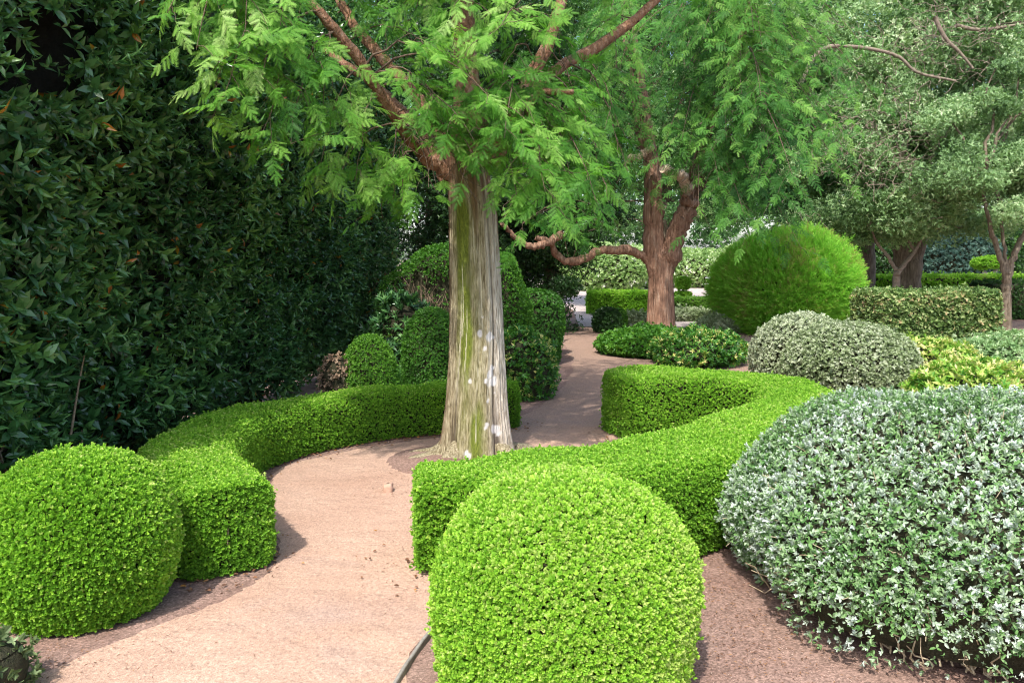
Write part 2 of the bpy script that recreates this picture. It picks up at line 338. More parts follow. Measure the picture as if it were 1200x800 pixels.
def foliage(shape, n, size, tmpls, mat, parent, out_w=.7, up=.3, jit=.7, depth=.05, tint=(.5, .16), tnoise=(.18, 3), flat=.5,
            weight=None, inset=.06, core='core', drop=0, tintf=None, toplift=0, nameleaf='foliage', szj=.28):
    V, T, c = shape; N_, T = vnormals(V, T, c)
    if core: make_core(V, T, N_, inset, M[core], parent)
    P, Q = sample(V, T, N_, n, weight)
    if drop:                                        # thin patches where twigs show
        keep = noise(P, 3.1) + R.normal(size=n) * .3 < 1.2 - drop
        P, Q = P[keep], Q[keep]; n = len(P)
    dp = R.random(n) ** 1.6
    P = P - Q * (dp * depth)[:, None] + rnd(n) * size * .25
    P = P + Q * (np.where(R.random(n) < .07, R.random(n) ** 2 * size * 1.8, 0))[:, None]
    D = unit(Q * out_w + rnd(n) * jit + np.array([0, 0, up]))
    Nn = unit(Q * .45 + np.array([0, 0, flat]) + rnd(n) * .55)
    ti = tint[0] + R.normal(size=n) * tint[1] + noise(P, tnoise[1]) * tnoise[0]
    if tintf is not None: ti = ti + tintf(P, Q)
    P[:, 2] = np.maximum(P[:, 2], .012)
    S = size * (1 + R.normal(size=n) * szj)
    idx = R.integers(0, len(tmpls), n); out_ = []
    for k, tm in enumerate(tmpls):
        s = idx == k
        if s.any(): out_.append(place(tm, P[s], D[s], Nn[s], S[s], ti[s]))
    V2, T2, A2 = merge(out_)
    V2[:, 2] = np.maximum(V2[:, 2], .008)
    return mesh_obj(nameleaf, V2, T2, mat, parent, {'tint': A2})

BOXL = [leaf_simple(.6), leaf_simple(.7, .2)]
BOXR = [leaf_round(.66), leaf_round(.7, .16)]
def tuft(leaf, k=4, **kw): return rosette(leaf, k, **kw)

# ------------------------------------------------------------------ setting
def sheet(name, pts, z, mat, kind='structure', label=None):
    P = np.array([[x, y, z] for x, y in pts]); me = bpy.data.meshes.new(name)
    me.from_pydata([tuple(p) for p in P], [], [tuple(range(len(P)))]); me.materials.append(mat)
    o = bpy.data.objects.new(name, me); COL.objects.link(o); return tag(o, label, None, None, kind)
sheet('ground', [(-300, -60), (300, -60), (300, 400), (-300, 400)], -.004, M['soil'], label='reddish brown mulched soil under the hedges')
# main path: from the camera through the two box hedges, past the big tree, to the second tree
def ribbon(name, L_, Rr, z, mat, n=240, label=None):
    A = spline([(x, y, z) for x, y in L_], n); B = spline([(x, y, z) for x, y in Rr], n)
    A[:, 2] = z; B[:, 2] = z
    A[:, 0] += noise(A, 3.0) * .05 + R.normal(size=n) * .012; B[:, 0] += noise(B, 3.0) * np.where(B[:, 1] < 3.5, .0, .05) + R.normal(size=n) * .006
    m_ = 6; G = np.array([A * (1 - k / (m_ - 1)) + B * k / (m_ - 1) for k in range(m_)]).transpose(1, 0, 2)
    o = mesh_obj(name, G.reshape(-1, 3), grid_faces(n, m_), mat); return tag(o, label, None, None, 'structure')
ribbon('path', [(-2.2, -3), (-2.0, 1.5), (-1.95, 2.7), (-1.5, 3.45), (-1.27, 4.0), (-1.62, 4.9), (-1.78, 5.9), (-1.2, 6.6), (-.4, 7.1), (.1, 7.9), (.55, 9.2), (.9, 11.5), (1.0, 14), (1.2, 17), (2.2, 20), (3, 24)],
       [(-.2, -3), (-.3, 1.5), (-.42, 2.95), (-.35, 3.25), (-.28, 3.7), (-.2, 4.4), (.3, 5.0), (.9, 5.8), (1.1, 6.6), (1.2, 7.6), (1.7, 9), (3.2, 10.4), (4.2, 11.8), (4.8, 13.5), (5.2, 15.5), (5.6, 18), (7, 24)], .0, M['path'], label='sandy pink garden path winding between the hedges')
sheet('side_path', [(-.33, -3), (1.5, -3), (1.5, 2.6), (1.15, 3.15), (1.0, 3.9), (.2, 3.6), (-.30, 3.3)], .0, M['soil'], label='mulch strip beside the central clipped ball')
sheet('far_clearing', [(2.2, 23.9), (60, 21.5), (90, 70), (-10, 70), (-4, 30)], .004, M['farground'], label='pale sunlit clearing beyond the garden')
sheet('far_path', [(1.6, 18.2), (9.2, 17.6), (9.5, 24.1), (1.9, 24.1)], .004, M['farground'], label='pale path in front of the far low hedges')
sheet('cross_path', [(8.6, 15.0), (24, 14.2), (26, 19.6), (8.8, 19.4)], .004, M['path'], label='brown path crossing at the right behind the clipped hedge')

# ------------------------------------------------------------------ tall laurel hedge on the left
def laurel():
    root = empty('laurel_hedge', (-3.2, 7, 0), 'towering dark glossy laurel hedge that walls the left side', 'hedge')
    ny, nz = 80, 40
    ys = np.linspace(2.9, 13.8, ny); zs = np.linspace(0, 5.6, nz)
    fx = np.interp(ys, [1, 3.6, 8, 13.8], [-2.85, -2.62, -2.38, -2.05])
    rows = []
    for y, x in list(zip(ys, fx)):
        hs = np.interp(y, [2.9, 4.5, 8.5, 11], [.70, .72, .92, 1.0])
        rows.append([[x - .10 * math.cos(z) - .25 * max(0, (z - 4.6)) - (.12 * math.exp(-z * 3)), y, z * hs] for z in zs] + [[x - .6, y, 5.7 * hs], [x - 1.5, y, 5.6 * hs]])
    for k, f in enumerate((.25, .8, 1.6)):
        rows.append([[-2.05 - f, 13.8 + .12 * (k + 1), z] for z in zs] + [[-2.9 - f, 13.9, 5.7], [-3.6 - f, 13.9, 5.6]])
    G = np.array(rows); V = G.reshape(-1, 3)
    T = grid_faces(G.shape[0], G.shape[1]); c = V + np.array([-2.0, 0, 0]); c[:, 2] = 2.6
    N_, T = vnormals(V, T, c)
    lump = noise(V, 1.1) * .13 + noise(V, 2.6) * .07
    V = V + N_ * lump[:, None]
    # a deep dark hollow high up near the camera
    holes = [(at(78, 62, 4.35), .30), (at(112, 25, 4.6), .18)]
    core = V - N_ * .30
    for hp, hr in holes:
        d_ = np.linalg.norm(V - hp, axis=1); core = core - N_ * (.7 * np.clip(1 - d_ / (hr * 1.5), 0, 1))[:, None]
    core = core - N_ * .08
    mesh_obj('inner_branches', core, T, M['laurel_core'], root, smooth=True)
    n = 22000
    P, Q = sample(V, T, N_, n, lambda c_: np.clip(2.2 - c_[:, 1] * .08, .9, 2) * np.where(c_[:, 2] > 5, .5, 1))
    keep = np.ones(n, bool)
    for hp, hr in holes: keep &= np.linalg.norm(P - hp, axis=1) > hr * R.uniform(.45, 1.15, n)
    keep &= ~((P[:, 2] < .15) & (R.random(n) < .5))
    P, Q = P[keep], Q[keep]; n = len(P)
    P = P - Q * (R.random(n) ** 1.2 * .34)[:, None]
    D = unit(Q * .75 + rnd(n) * .6 + np.array([0, -.1, -.15])); Nn = unit(Q * .55 + np.array([0, 0, .9]) + rnd(n) * .3)
    tm = [rosette(leaf_long(.36), 3, spread=.75, levels=2, step=.45, jit=.8, tintj=.14), rosette(leaf_long(.33, .1, .22), 3, spread=.6, levels=2, step=.6, jit=.9, tintj=.14), rosette(leaf_long(.40, .05, .26), 5, spread=.9, jit=.9, tintj=.16)]
    ti = .42 + R.normal(size=n) * .18 + noise(P, 1.5) * .16
    ti = np.minimum(ti, .86)
    S = R.uniform(.060, .130, n); idx = R.integers(0, 3, n)
    V2, T2, A2 = merge([place(tm[k], P[idx == k], D[idx == k], Nn[idx == k], S[idx == k], ti[idx == k]) for k in range(3)])
    # some shoots carry an aged orange or yellow leaf
    nl = len(V2) // 7; per = np.repeat(R.random(nl + 1) < .008, 7)[:len(V2)]; A2 = np.where(per, R.uniform(.972, 1.0, len(V2)), np.minimum(A2, .95))
    mesh_obj('foliage', V2, T2, M['laurel'], root, {'tint': A2})
    items = []
    for i in range(16):
        y = R.uniform(3.2, 4.6); x = np.interp(y, [1, 3.6, 8, 13.8], [-2.85, -2.62, -2.38, -2.05]) - R.uniform(.05, .3)
        b = np.array([x, y, 0]); e = b + np.array([R.normal() * .15, R.normal() * .3, R.uniform(.5, 1.1)])
        items.append((wiggle(b, e, 6, .15), np.linspace(.012, .004, 6)))
    V3, T3 = tubes(items, 5); mesh_obj('stems', V3, T3, M['twig'], root, smooth=True)
laurel()

# ------------------------------------------------------------------ box hedges and balls
def stems(root, c, r, n, h=.35, rr=.006, mat='twig'):
    it = []
    for i in range(n):
        a = R.uniform(0, 6.28); q = R.uniform(0, .12) * r
        b = np.array([c[0] + math.cos(a) * q, c[1] + math.sin(a) * q, 0]); e = b + np.array([math.cos(a) * r * .4, math.sin(a) * r * .4, h])
        it.append((wiggle(b, e, 5, .2), np.linspace(rr, rr * .5, 5)))
    V, T = tubes(it, 5); mesh_obj('stem', V, T, M[mat], root, smooth=True)

def box_ball(name, label, c, rx, ry, h, n, size, mat, tint=(.5, .16), tm=BOXR, fat=False, **kw):
    root = empty(name, (c[0], c[1], 0), label, 'shrub')
    sh = dome_grid((c[0], c[1]), rx, ry, h, nu=34, nv=60, top_pow=2.05 if fat else 2.2, bulge=.42, under=.92 if fat else .74, lump=.016, lf=3.0)
    tuf = [rosette(l, 4, spread=.55, jit=.6, tintj=.09) for l in tm] + [rosette(tm[0], 3, spread=.5, levels=2, step=.5, jit=.6, tintj=.09) for _ in range(3)]
    foliage(sh, n, size, tuf, M[mat], root, out_w=.85, up=.5, jit=.5, depth=.032, tint=tint, flat=.4, tnoise=(.12, 2.5), inset=.055, **kw)
    stems(root, c, rx * .7, 12, .25)
    return root
box_ball('clipped_ball_shrub', 'big bright lime green clipped ball in front of everything, mulch at its foot', (.205, 2.86), .51, .50, .835, 64000, .0142, 'box', (.80, .15), fat=True)
box_ball('clipped_ball_shrub', 'round bright green clipped ball at the left edge of the path, under the tall laurel', (-2.03, 3.50), .43, .41, .75, 40000, .0150, 'box', (.66, .15))

def box_hedge(name, label, C, W, H, n, size, mat, tint, tm=None, **kw):
    xy = np.mean(np.array(C), 0); root = empty(name, (xy[0], xy[1], 0), label, 'hedge')
    sh = hedge_grid(C, W, H, n=110, lump=.022, lf=3.2)
    tuf = tm or [rosette(l, 4, spread=.6, jit=.6, tintj=.09) for l in BOXL] + [rosette(BOXL[0], 3, spread=.5, levels=2, step=.5, jit=.6, tintj=.09) for _ in range(2)]
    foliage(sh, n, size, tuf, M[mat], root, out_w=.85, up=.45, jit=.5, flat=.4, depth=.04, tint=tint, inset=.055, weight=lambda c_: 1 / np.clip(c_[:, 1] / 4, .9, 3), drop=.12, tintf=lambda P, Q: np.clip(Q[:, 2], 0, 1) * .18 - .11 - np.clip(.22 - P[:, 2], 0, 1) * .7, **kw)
    it = []
    P = spline([(x, y, 0) for x, y in C], 60)
    for i in range(160):
        p = P[R.integers(0, 60)]; a = R.uniform(0, 6.28); b = p + np.array([math.cos(a), math.sin(a), 0]) * R.uniform(0, W[0] * .2)
        e = b + np.array([math.cos(a) * .04, math.sin(a) * .04, R.uniform(.1, .3)]); it.append((wiggle(b, e, 4, .25), np.linspace(.005, .0025, 4)))
    it.append((P * [1, 1, 0] + [0, 0, .01], .012))
    V, T = tubes(it, 4); mesh_obj('stems', V, T, M['twig'], root)
    return root
LEFTC = [(-1.50, 3.90), (-1.72, 4.25), (-2.04, 4.72), (-2.16, 5.3), (-2.08, 5.95), (-1.76, 6.5), (-1.2, 6.98), (-.55, 7.27), (-.03, 7.46)]
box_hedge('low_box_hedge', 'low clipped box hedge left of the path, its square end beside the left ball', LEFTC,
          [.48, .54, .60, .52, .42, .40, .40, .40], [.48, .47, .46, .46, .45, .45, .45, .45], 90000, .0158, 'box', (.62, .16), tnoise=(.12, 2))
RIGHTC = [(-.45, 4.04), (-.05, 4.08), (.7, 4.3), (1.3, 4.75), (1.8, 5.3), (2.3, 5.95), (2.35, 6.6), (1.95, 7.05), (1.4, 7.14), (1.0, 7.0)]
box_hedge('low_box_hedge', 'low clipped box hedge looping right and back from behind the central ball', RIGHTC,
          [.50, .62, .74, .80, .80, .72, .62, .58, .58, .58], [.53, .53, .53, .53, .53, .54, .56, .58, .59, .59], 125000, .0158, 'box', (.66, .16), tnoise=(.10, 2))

# ------------------------------------------------------------------ silver shrub in front at the right
def silver():
    root = empty('silver_leaved_shrub', (2.19, 3.62, 0), 'broad dome of silvery grey leaves over green, dry stems showing at its base', 'shrub')
    sh = dome_grid((2.19, 3.62), 1.08, 1.10, .98, nu=40, nv=80, top_pow=1.9, bulge=.36, under=.88, lump=.065, lf=2.6)
    V, T, c = sh
    lf_ = leaf_round(.44, .08, .8)
    top = [rosette(lf_, 3, spread=.7, levels=2, step=.5, tintj=.09, jit=.7) for _ in range(3)] + [rosette(lf_, 4, spread=.5, levels=3, step=.4, tintj=.09, jit=.6) for _ in range(2)]
    low = [rosette(lf_, 3, spread=1.0, tintj=.12, jit=.8) for _ in range(3)] + [rosette(lf_, 3, spread=.9, levels=2, step=.6, tintj=.12, jit=.8)]
    # silver tips
    w_ = lambda c_: np.where(c_[:, 2] < .22, np.where((c_[:, 1] < 3.5) & (c_[:, 0] < 2.2), .12, .5), 1.0)
    foliage((V, T, c), 12000, .0205, top, M['silver'], root, out_w=.9, up=.6, jit=.6, depth=.06, tint=(.66, .16), tnoise=(.16, 3), inset=.11, weight=w_, core='core', drop=.45)
    foliage((V, T, c), 19000, .0215, low, M['silver'], root, out_w=.7, up=.3, jit=.7, depth=.10, tint=(.42, .17), tnoise=(.10, 3), core=None, weight=w_, nameleaf='lower_foliage')
    it = []
    for i in range(750):                            # tangle of dry stems at the base
        a = R.uniform(math.pi * .75, math.pi * 2.0); q = R.uniform(.62, .93)
        b = np.array([2.19 + math.cos(a) * 1.08 * q * .86, 3.62 + math.sin(a) * 1.1 * q * .86, R.uniform(0, .05)])
        e = b + np.array([math.cos(a) * .08 + R.normal() * .06, math.sin(a) * .08 + R.normal() * .06, R.uniform(.08, .34)])
        it.append((wiggle(b, e, 6, .5), np.linspace(.0045, .002, 6)))
    N_, T2_ = vnormals(V, T, c); P, Q = sample(V, T2_, N_, 420, w_)
    for p_, q_ in zip(P, Q):
        b = p_ - q_ * .09; e = p_ + q_ * .004 + rnd(1)[0] * .03; it.append((wiggle(b, e, 4, .3), np.linspace(.003, .0015, 4)))
    V3, T3 = tubes(it, 4); mesh_obj('dry_stems', V3, T3, M['drytwig'], root)
silver()

# ------------------------------------------------------------------ other shrubs
def shrub(name, label, c, rx, ry, h, n, size, mat, tmk='box', tint=(.5, .16), cat='shrub', group=None, top_pow=2.3, bulge=.45, under=.75, lump=.04, lf=2.2, stem_h=.25, inset=None, depth=None, **kw):
    root = empty(name, (c[0], c[1], 0), label, cat, group)
    sh = dome_grid(c, rx, ry, h, nu=26, nv=44, top_pow=top_pow, bulge=bulge, under=under, lump=lump, lf=lf)
    tm = {'box': [rosette(l, 4, spread=.85, jit=.4, tintj=.07) for l in BOXL],
          'mid': [rosette(leaf_round(.5), 4, spread=.9, tintj=.10), rosette(leaf_round(.5), 4, spread=.8, levels=2, step=.4, tintj=.1)],
          'long': [rosette(leaf_long(.34), 5, spread=.85, tintj=.14), rosette(leaf_long(.3), 4, spread=.6, levels=2, step=.3, tintj=.14)],
          'wisp': [rosette(leaf_simple(.16, .03), 5, spread=.5, levels=4, step=.42, tintj=.08), rosette(leaf_simple(.15, .03), 4, spread=.4, levels=5, step=.36, tintj=.08)]}[tmk]
    foliage(sh, n, size, tm, M[mat], root, tint=tint, inset=inset or min(rx, h) * .16, depth=depth or .06, **kw)
    stems(root, c, rx * .7, 10, min(stem_h, h * .5))
    return root
G1 = 'clipped dome shrubs behind the left hedge'
shrub('dome_shrub', 'low rounded green dome behind the left hedge, next to the withered brown clump', (-1.40, 7.45), .31, .31, .90, 12000, .0155, 'dome', tint=(.80, .13), group=G1, top_pow=2.0, bulge=.3, lump=.01)
shrub('dome_shrub', 'taller dark green bullet shaped shrub close to the left side of the mossy trunk', (-.86, 8.2), .34, .34, 1.12, 12000, .0165, 'dome', tint=(.52, .15), group=G1, top_pow=2.6, bulge=.4, lump=.01)
shrub('laurel_shrub', 'small loose dark laurel with upright shoots behind the two dome shrubs', (-1.32, 9.0), .45, .4, 1.25, 900, .10, 'laurel', 'long', tint=(.35, .10), out_w=.4, up=.8, depth=.15, lump=.1, flat=.8)

# brown-sided tall clipped shrub behind the trunk
def brown_topiary():
    root = empty('tall_clipped_shrub', (-.7, 11, 0), 'tall clipped green shrub with bare brown twiggy side, behind the mossy trunk', 'shrub')
    C = [(-1.75, 11.3), (-1.2, 11.1), (-.6, 10.9), (0, 10.8), (.22, 10.8)]
    sh = hedge_grid(C, [.9, .95, .95, .9, .7], [1.35, 1.75, 1.85, 1.65, 1.05], n=60, lump=.05, rnd_=.3)
    foliage(sh, 15000, .026, [rosette(l, 4, spread=.85, jit=.4, tintj=.07) for l in BOXL], M['dome'], root, tint=(.55, .15), inset=.14, depth=.1,
            weight=lambda c_: np.where((c_[:, 2] < 1.4) & (c_[:, 0] < -.55) & (c_[:, 0] > -1.6) & (c_[:, 1] < 11), .12, 1.0))
    it = []
    for i in range(420):
        b = np.array([R.uniform(-1.6, -.5), R.uniform(10.62, 10.9), R.uniform(.1, .9)]); e = b + np.array([R.normal() * .12, -.1 + R.normal() * .06, R.uniform(.2, .5)])
        it.append((wiggle(b, e, 5, .35), np.linspace(.006, .003, 5)))
    V, T = tubes(it, 4); mesh_obj('bare_twigs', V, T, M['twig'], root)
brown_topiary()
shrub('rounded_clipped_shrub', 'dark green rounded hedge block right of the mossy trunk, behind the leafy bush', (.34, 11.9), .46, .5, 1.14, 6500, .026, 'dome', tint=(.32, .14), top_pow=4, bulge=.6, under=.9, lump=.03)
shrub('rounded_clipped_shrub', 'small lighter green clipped lobe beside the twin stakes', (.64, 12.9), .26, .26, .98, 3000, .026, 'dome', tint=(.62, .14), top_pow=2.2, bulge=.6, under=.5, lump=.02)
shrub('leafy_bush', 'bushy green shrub with yellow edged leaves at the path, right of the mossy trunk', (.15, 9.0), .37, .36, .78, 1500, .05, 'variegated', 'long', tint=(.5, .16), out_w=.6, up=.6, depth=.12, lump=.07, top_pow=3, under=.85)
shrub('dry_shrub', 'withered brown twiggy clump between the laurel and the first dome shrub', (-1.68, 7.35), .19, .2, .72, 1100, .03, 'dryleaf', 'mid', tint=(.5, .2), depth=.15)

# twin stakes
def stakes():
    p = gr(655, 400)
    root = empty('garden_stake', p, 'pair of pale wooden stakes at the path edge before the dark evergreens', 'stake')
    for dx in (-.06, .07):
        V, T = tubes([([p + [dx, 0, 0], p + [dx, 0, .3], p + [dx * 1.1, 0, .64]], [.028, .027, .024])], 8)
        mesh_obj('stake', V, T, M['post'], root, smooth=True)
    a = p + np.array([-.07, 0, .52]); b = p + np.array([.08, 0, .52]); V, T = tubes([([a, (a + b) / 2, b], .012)], 6); mesh_obj('tie', V, T, M['twig'], root)
stakes()

p = gr(713, 391); shrub('round_bush', 'small dark round bush beside the far end of the path', (p[0], p[1] + .3), .28, .27, .52, 2200, .045, 'darkleaf', 'mid', tint=(.4, .16))
p = gr(729, 388); shrub('round_bush', 'tiny bright green ball tucked right behind the small dark bush', (p[0], p[1] + .5), .18, .18, .48, 2000, .03, 'dome', tint=(.7, .15))
G2 = 'silver mounds by the far path'
for (px, py, r, h, lab) in ((742, 384, .55, .32, 'low silvery mound left of the red barked trunk'), (808, 377, .9, .26, 'flat silvery mound right behind the red barked trunk'), (852, 391, .55, .34, 'low silvery green mound at the foot of the big round bright shrub')):
    p = gr(px, py); shrub('silver_mound', lab, (p[0], p[1] + r * .6), r, r * .6, h, 2200, .06, 'greydome', 'mid', tint=(.75, .15), group=G2, lump=.05)
p = gr(760, 356)
box_hedge('far_hedge', 'long low bright green hedge behind the red barked trunk, left part', [(2.3, 22.4), (3.2, 22.2), (4.1, 22.0)], [.8, .8], [.64, .64], 9000, .045, 'box', (.62, .15))
box_hedge('far_hedge', 'thin low dark hedge behind the red barked trunk, right part', [(4.2, 22.8), (5.4, 22.8), (6.9, 22.6)], [.7, .7], [.42, .42], 6000, .045, 'box_dull', (.5, .15))

# big round bright shrub
root = shrub('big_round_shrub', 'huge round bright green wispy shrub in the middle distance on the right', (6.06, 16.9), 1.50, 1.48, 2.18, 60000, .042, 'wispy', 'wisp', tint=(.55, .13), tnoise=(.14, 1.2), out_w=1.0, up=.35, jit=.5, depth=.14, szj=.35, lump=.11, lf=1.1, top_pow=2.0, bulge=.45, under=.70, inset=.2)
foliage(dome_grid((6.06, 16.9), 1.51, 1.49, 2.19, nu=26, nv=44, top_pow=2.0, bulge=.45, under=.72, lump=.11, lf=1.1), 16000, .085, [rosette(leaf_simple(.10, .02), 5, spread=.4, levels=3, step=.5, tintj=.1) for _ in range(2)], M['wispy'], root, core=None, out_w=.9, up=.5, jit=.5, depth=.06, tint=(.62, .16), tnoise=(.24, 2.2), szj=.4, nameleaf='young_shoots')
# mixed clipped hedge
def mixed_hedge():
    root = empty('clipped_mixed_hedge', (6.4, 11.8, 0), 'square clipped hedge of mottled olive leaves with reddish tips, right of the big round shrub', 'hedge')
    sh = hedge_grid([(5.45, 11.75), (6.4, 11.8), (7.22, 11.8)], [.9, .9, .9], [1.13, 1.13, 1.15], n=60, lump=.03)
    foliage(sh, 16000, .042, [rosette(leaf_round(.5), 4, spread=.9, tintj=.16), rosette(leaf_round(.55), 3, spread=.8, tintj=.16)], M['mixed'], root, tint=(.52, .2), inset=.1, depth=.09,
            tintf=lambda P, Q: np.where((P[:, 2] > .9) & (P[:, 0] > 6.4) & (R.random(len(P)) < .07), .4, 0))
    stems(root, (6.4, 11.8), .8, 14, .4)
mixed_hedge()
shrub('grey_green_dome', 'olive grey clipped dome between the box hedge loop and the mottled hedge', (3.78, 8.55), .74, .66, .93, 11000, .028, 'greydome', 'mid', tint=(.74, .20), top_pow=2.2, depth=.08, tnoise=(.18, 3))
shrub('grey_green_dome', 'pale silvery dome peeping out behind the left of the olive grey dome', (3.52, 9.3), .60, .5, .95, 6500, .030, 'greydome', 'mid', tint=(.95, .12), top_pow=2.2, depth=.08)
G3 = 'yellow variegated shrubs'
shrub('yellow_shrub', 'yellow splashed spreading shrub just above the big silvery dome, at the picture edge', (4.10, 6.5), .74, .5, .75, 3000, .055, 'yellow', 'long', tint=(.50, .24), out_w=.6, up=.6, lump=.08, depth=.12, group=G3)
shrub('yellow_shrub', 'smaller lime yellow shrub in front of the mottled clipped hedge', (4.75, 8.9), .62, .5, .74, 2300, .05, 'yellow', 'long', tint=(.5, .2), out_w=.6, up=.6, lump=.08, depth=.12, group=G3)
shrub('green_shrub', 'mid green leafy shrub at the right edge in front of the slender tree', (6.1, 9.3), .75, .6, .72, 3600, .05, 'olive', 'long', tint=(.75, .18), lump=.08, depth=.12)
shrub('weedy_plant', 'low straggly grey green plant in the bottom left corner', (-1.98, 2.72), .16, .16, .24, 260, .03, 'greydome', 'mid', tint=(.3, .2), lump=.05, depth=.08)

# ground planting under the second tree
shrub('ground_cover_plant', 'low spreading green plant at the foot of the red barked tree', (2.42, 13.0), .95, .8, .42, 4200, .05, 'dome', 'mid', tint=(.45, .17), lump=.06, top_pow=2.6, bulge=.3)
shrub('ground_cover_plant', 'yellow flecked leafy plant in front of the red barked trunk', (2.88, 11.9), .72, .8, .50, 1900, .065, 'variegated', 'long', tint=(.56, .18), lump=.07, top_pow=2.6, bulge=.3, up=.6)

# ------------------------------------------------------------------ feathery conifer foliage
def branchlet(npairs, wl=.30):
    V, T = [], []
    V += [[-.008, 0, 0], [.008, 0, 0], [0, 1, 0]]; T.append([0, 1, 2])
    for i in range(npairs):
        y = .08 + .86 * i / npairs; L_ = wl * (math.sin(math.pi * min(1, (.28 + .72 * i / npairs))) ** .6 * .9 + .12) * .5
        wd = .86 / npairs * .52
        for s in (-1, 1):
            o = len(V); V += [[0, y - wd * .5, 0], [0, y + wd, 0], [s * L_, y + L_ * .35 + wd * .2, -.02]]
            T.append([o, o + 1, o + 2] if s > 0 else [o + 1, o, o + 2])
    return np.array(V, float), np.array(T)
def spray(npairs, nb=5, wl=.30, seed=0):
    """flat feathery spray of unit-ish length"""
    rs = np.random.default_rng(seed); b = branchlet(npairs, wl)
    P, D, Nn, S = [], [], [], []
    for i in range(nb):
        y = .12 + .8 * i / nb
        for s in (-1, 1):
            a = math.radians(58 - 4 * i + rs.normal() * 7)
            P.append([0, y + rs.normal() * .02, -.08 * y * y]); D.append([s * math.sin(a), math.cos(a), -.28 + rs.normal() * .16]); Nn.append([rs.normal() * .25, rs.normal() * .25, 1])
            S.append(.47 * (1 - .28 * i / nb) * rs.uniform(.8, 1.12))
    P.append([0, .92, -.07]); D.append([0, 1, -.35]); Nn.append([0, .1, 1]); S.append(.38)
    V, T, _ = place(b, np.array(P, float), np.array(D, float), np.array(Nn, float), np.array(S), np.zeros(len(S)))
    tt = np.repeat(rs.normal(size=len(P)) * .07, len(b[0]))
    # woody rib
    o = len(V); V = np.vstack([V, [[-.008, 0, 0], [.008, 0, 0], [0, .95, -.07]]]); T = np.vstack([T, [[o, o + 1, o + 2]]]); tt = np.concatenate([tt, [0, 0, 0]])
    return V, T, tt

def conifer_foliage(root, boughs, tmpl, size, mat, twig_mat, tw_n=11, tw_len=(.25, .5), sp_step=.12, droop=.15, tint=(.5, .14), keep=None, tn=(.15, 1.5), face=.7):
    """boughs: list of polylines. twigs grow from them, sprays from the twigs."""
    P, D, Nn, S, Ti = [], [], [], [], []; items = []
    for B in boughs:
        B = np.asarray(B); n = len(B); L_ = np.linalg.norm(np.diff(B, axis=0), axis=1).sum()
        outd = unit((B[-1] - B[0]) * [1, 1, 0] + [0, -.35, 0]); items.append((B, np.linspace(.005 + .004 * L_, .002, n)))
        nt_ = max(3, int(tw_n * L_)); bt = R.normal() * .07
        for k in range(nt_):
            t = .30 + .70 * (k + R.random()) / nt_; t = min(t, .999); f = t * (n - 1); i = int(f); p = B[i] + (B[i + 1] - B[i]) * (f - i)
            ax = unit(B[i + 1] - B[i]); side = unit(np.cross(ax, [0, 0, 1.])) * (1 if k % 2 else -1)
            dd = unit(ax * R.uniform(.3, .9) + side * R.uniform(.6, 1.1) + np.array([0, 0, R.normal() * .35 - .1]))
            tl = R.uniform(*tw_len) * (1.15 - .5 * t)
            m = 5; tt = np.linspace(0, 1, m)[:, None]; Q = p + dd * tl * tt; Q[:, 2] -= droop * tl * (tt[:, 0] ** 2); Q += R.normal(size=(m, 3)) * .008
            items.append((Q, np.linspace(.0028, .0014, m)))
            ns = max(2, int(tl / sp_step))
            for j in range(ns + 1):
                u = (j + .3) / (ns + .3) ; f2 = min(u, .999) * (m - 1); i2 = int(f2); q = Q[i2] + (Q[i2 + 1] - Q[i2]) * (f2 - i2)
                a2 = unit(Q[i2 + 1] - Q[i2]); s2 = unit(np.cross(a2, [0, 0, 1.])) * (1 if j % 2 else -1)
                dj = a2 if j == ns else a2 * .75 + s2 * R.uniform(.5, .9)
                P.append(q); D.append(unit(dj + np.array([0, 0, -.25 * droop]) + R.normal(size=3) * .18)); Nn.append(np.array([0, 0, .8]) + outd * face + R.normal(size=3) * .3); S.append(size * R.uniform(.7, 1.15)); Ti.append(bt)
    P, D, Nn, S, Ti = map(np.array, (P, D, Nn, S, Ti))
    if keep is not None:
        k = keep(P); P, D, Nn, S, Ti = P[k], D[k], Nn[k], S[k], Ti[k]
    n = len(P); ti = tint[0] + Ti + R.normal(size=n) * tint[1] + noise(P, tn[1]) * tn[0]
    idx = R.integers(0, len(tmpl), n)
    V, T, A = merge([place(tmpl[k], P[idx == k], D[idx == k], Nn[idx == k], S[idx == k], ti[idx == k]) for k in range(len(tmpl))])
    print('sprays', root.name, n, len(T))
    mesh_obj('foliage', V, T, M[mat], root, {'tint': A})
    V, T = tubes(items, 5); mesh_obj('twigs', V, T, M[twig_mat], root, smooth=True)

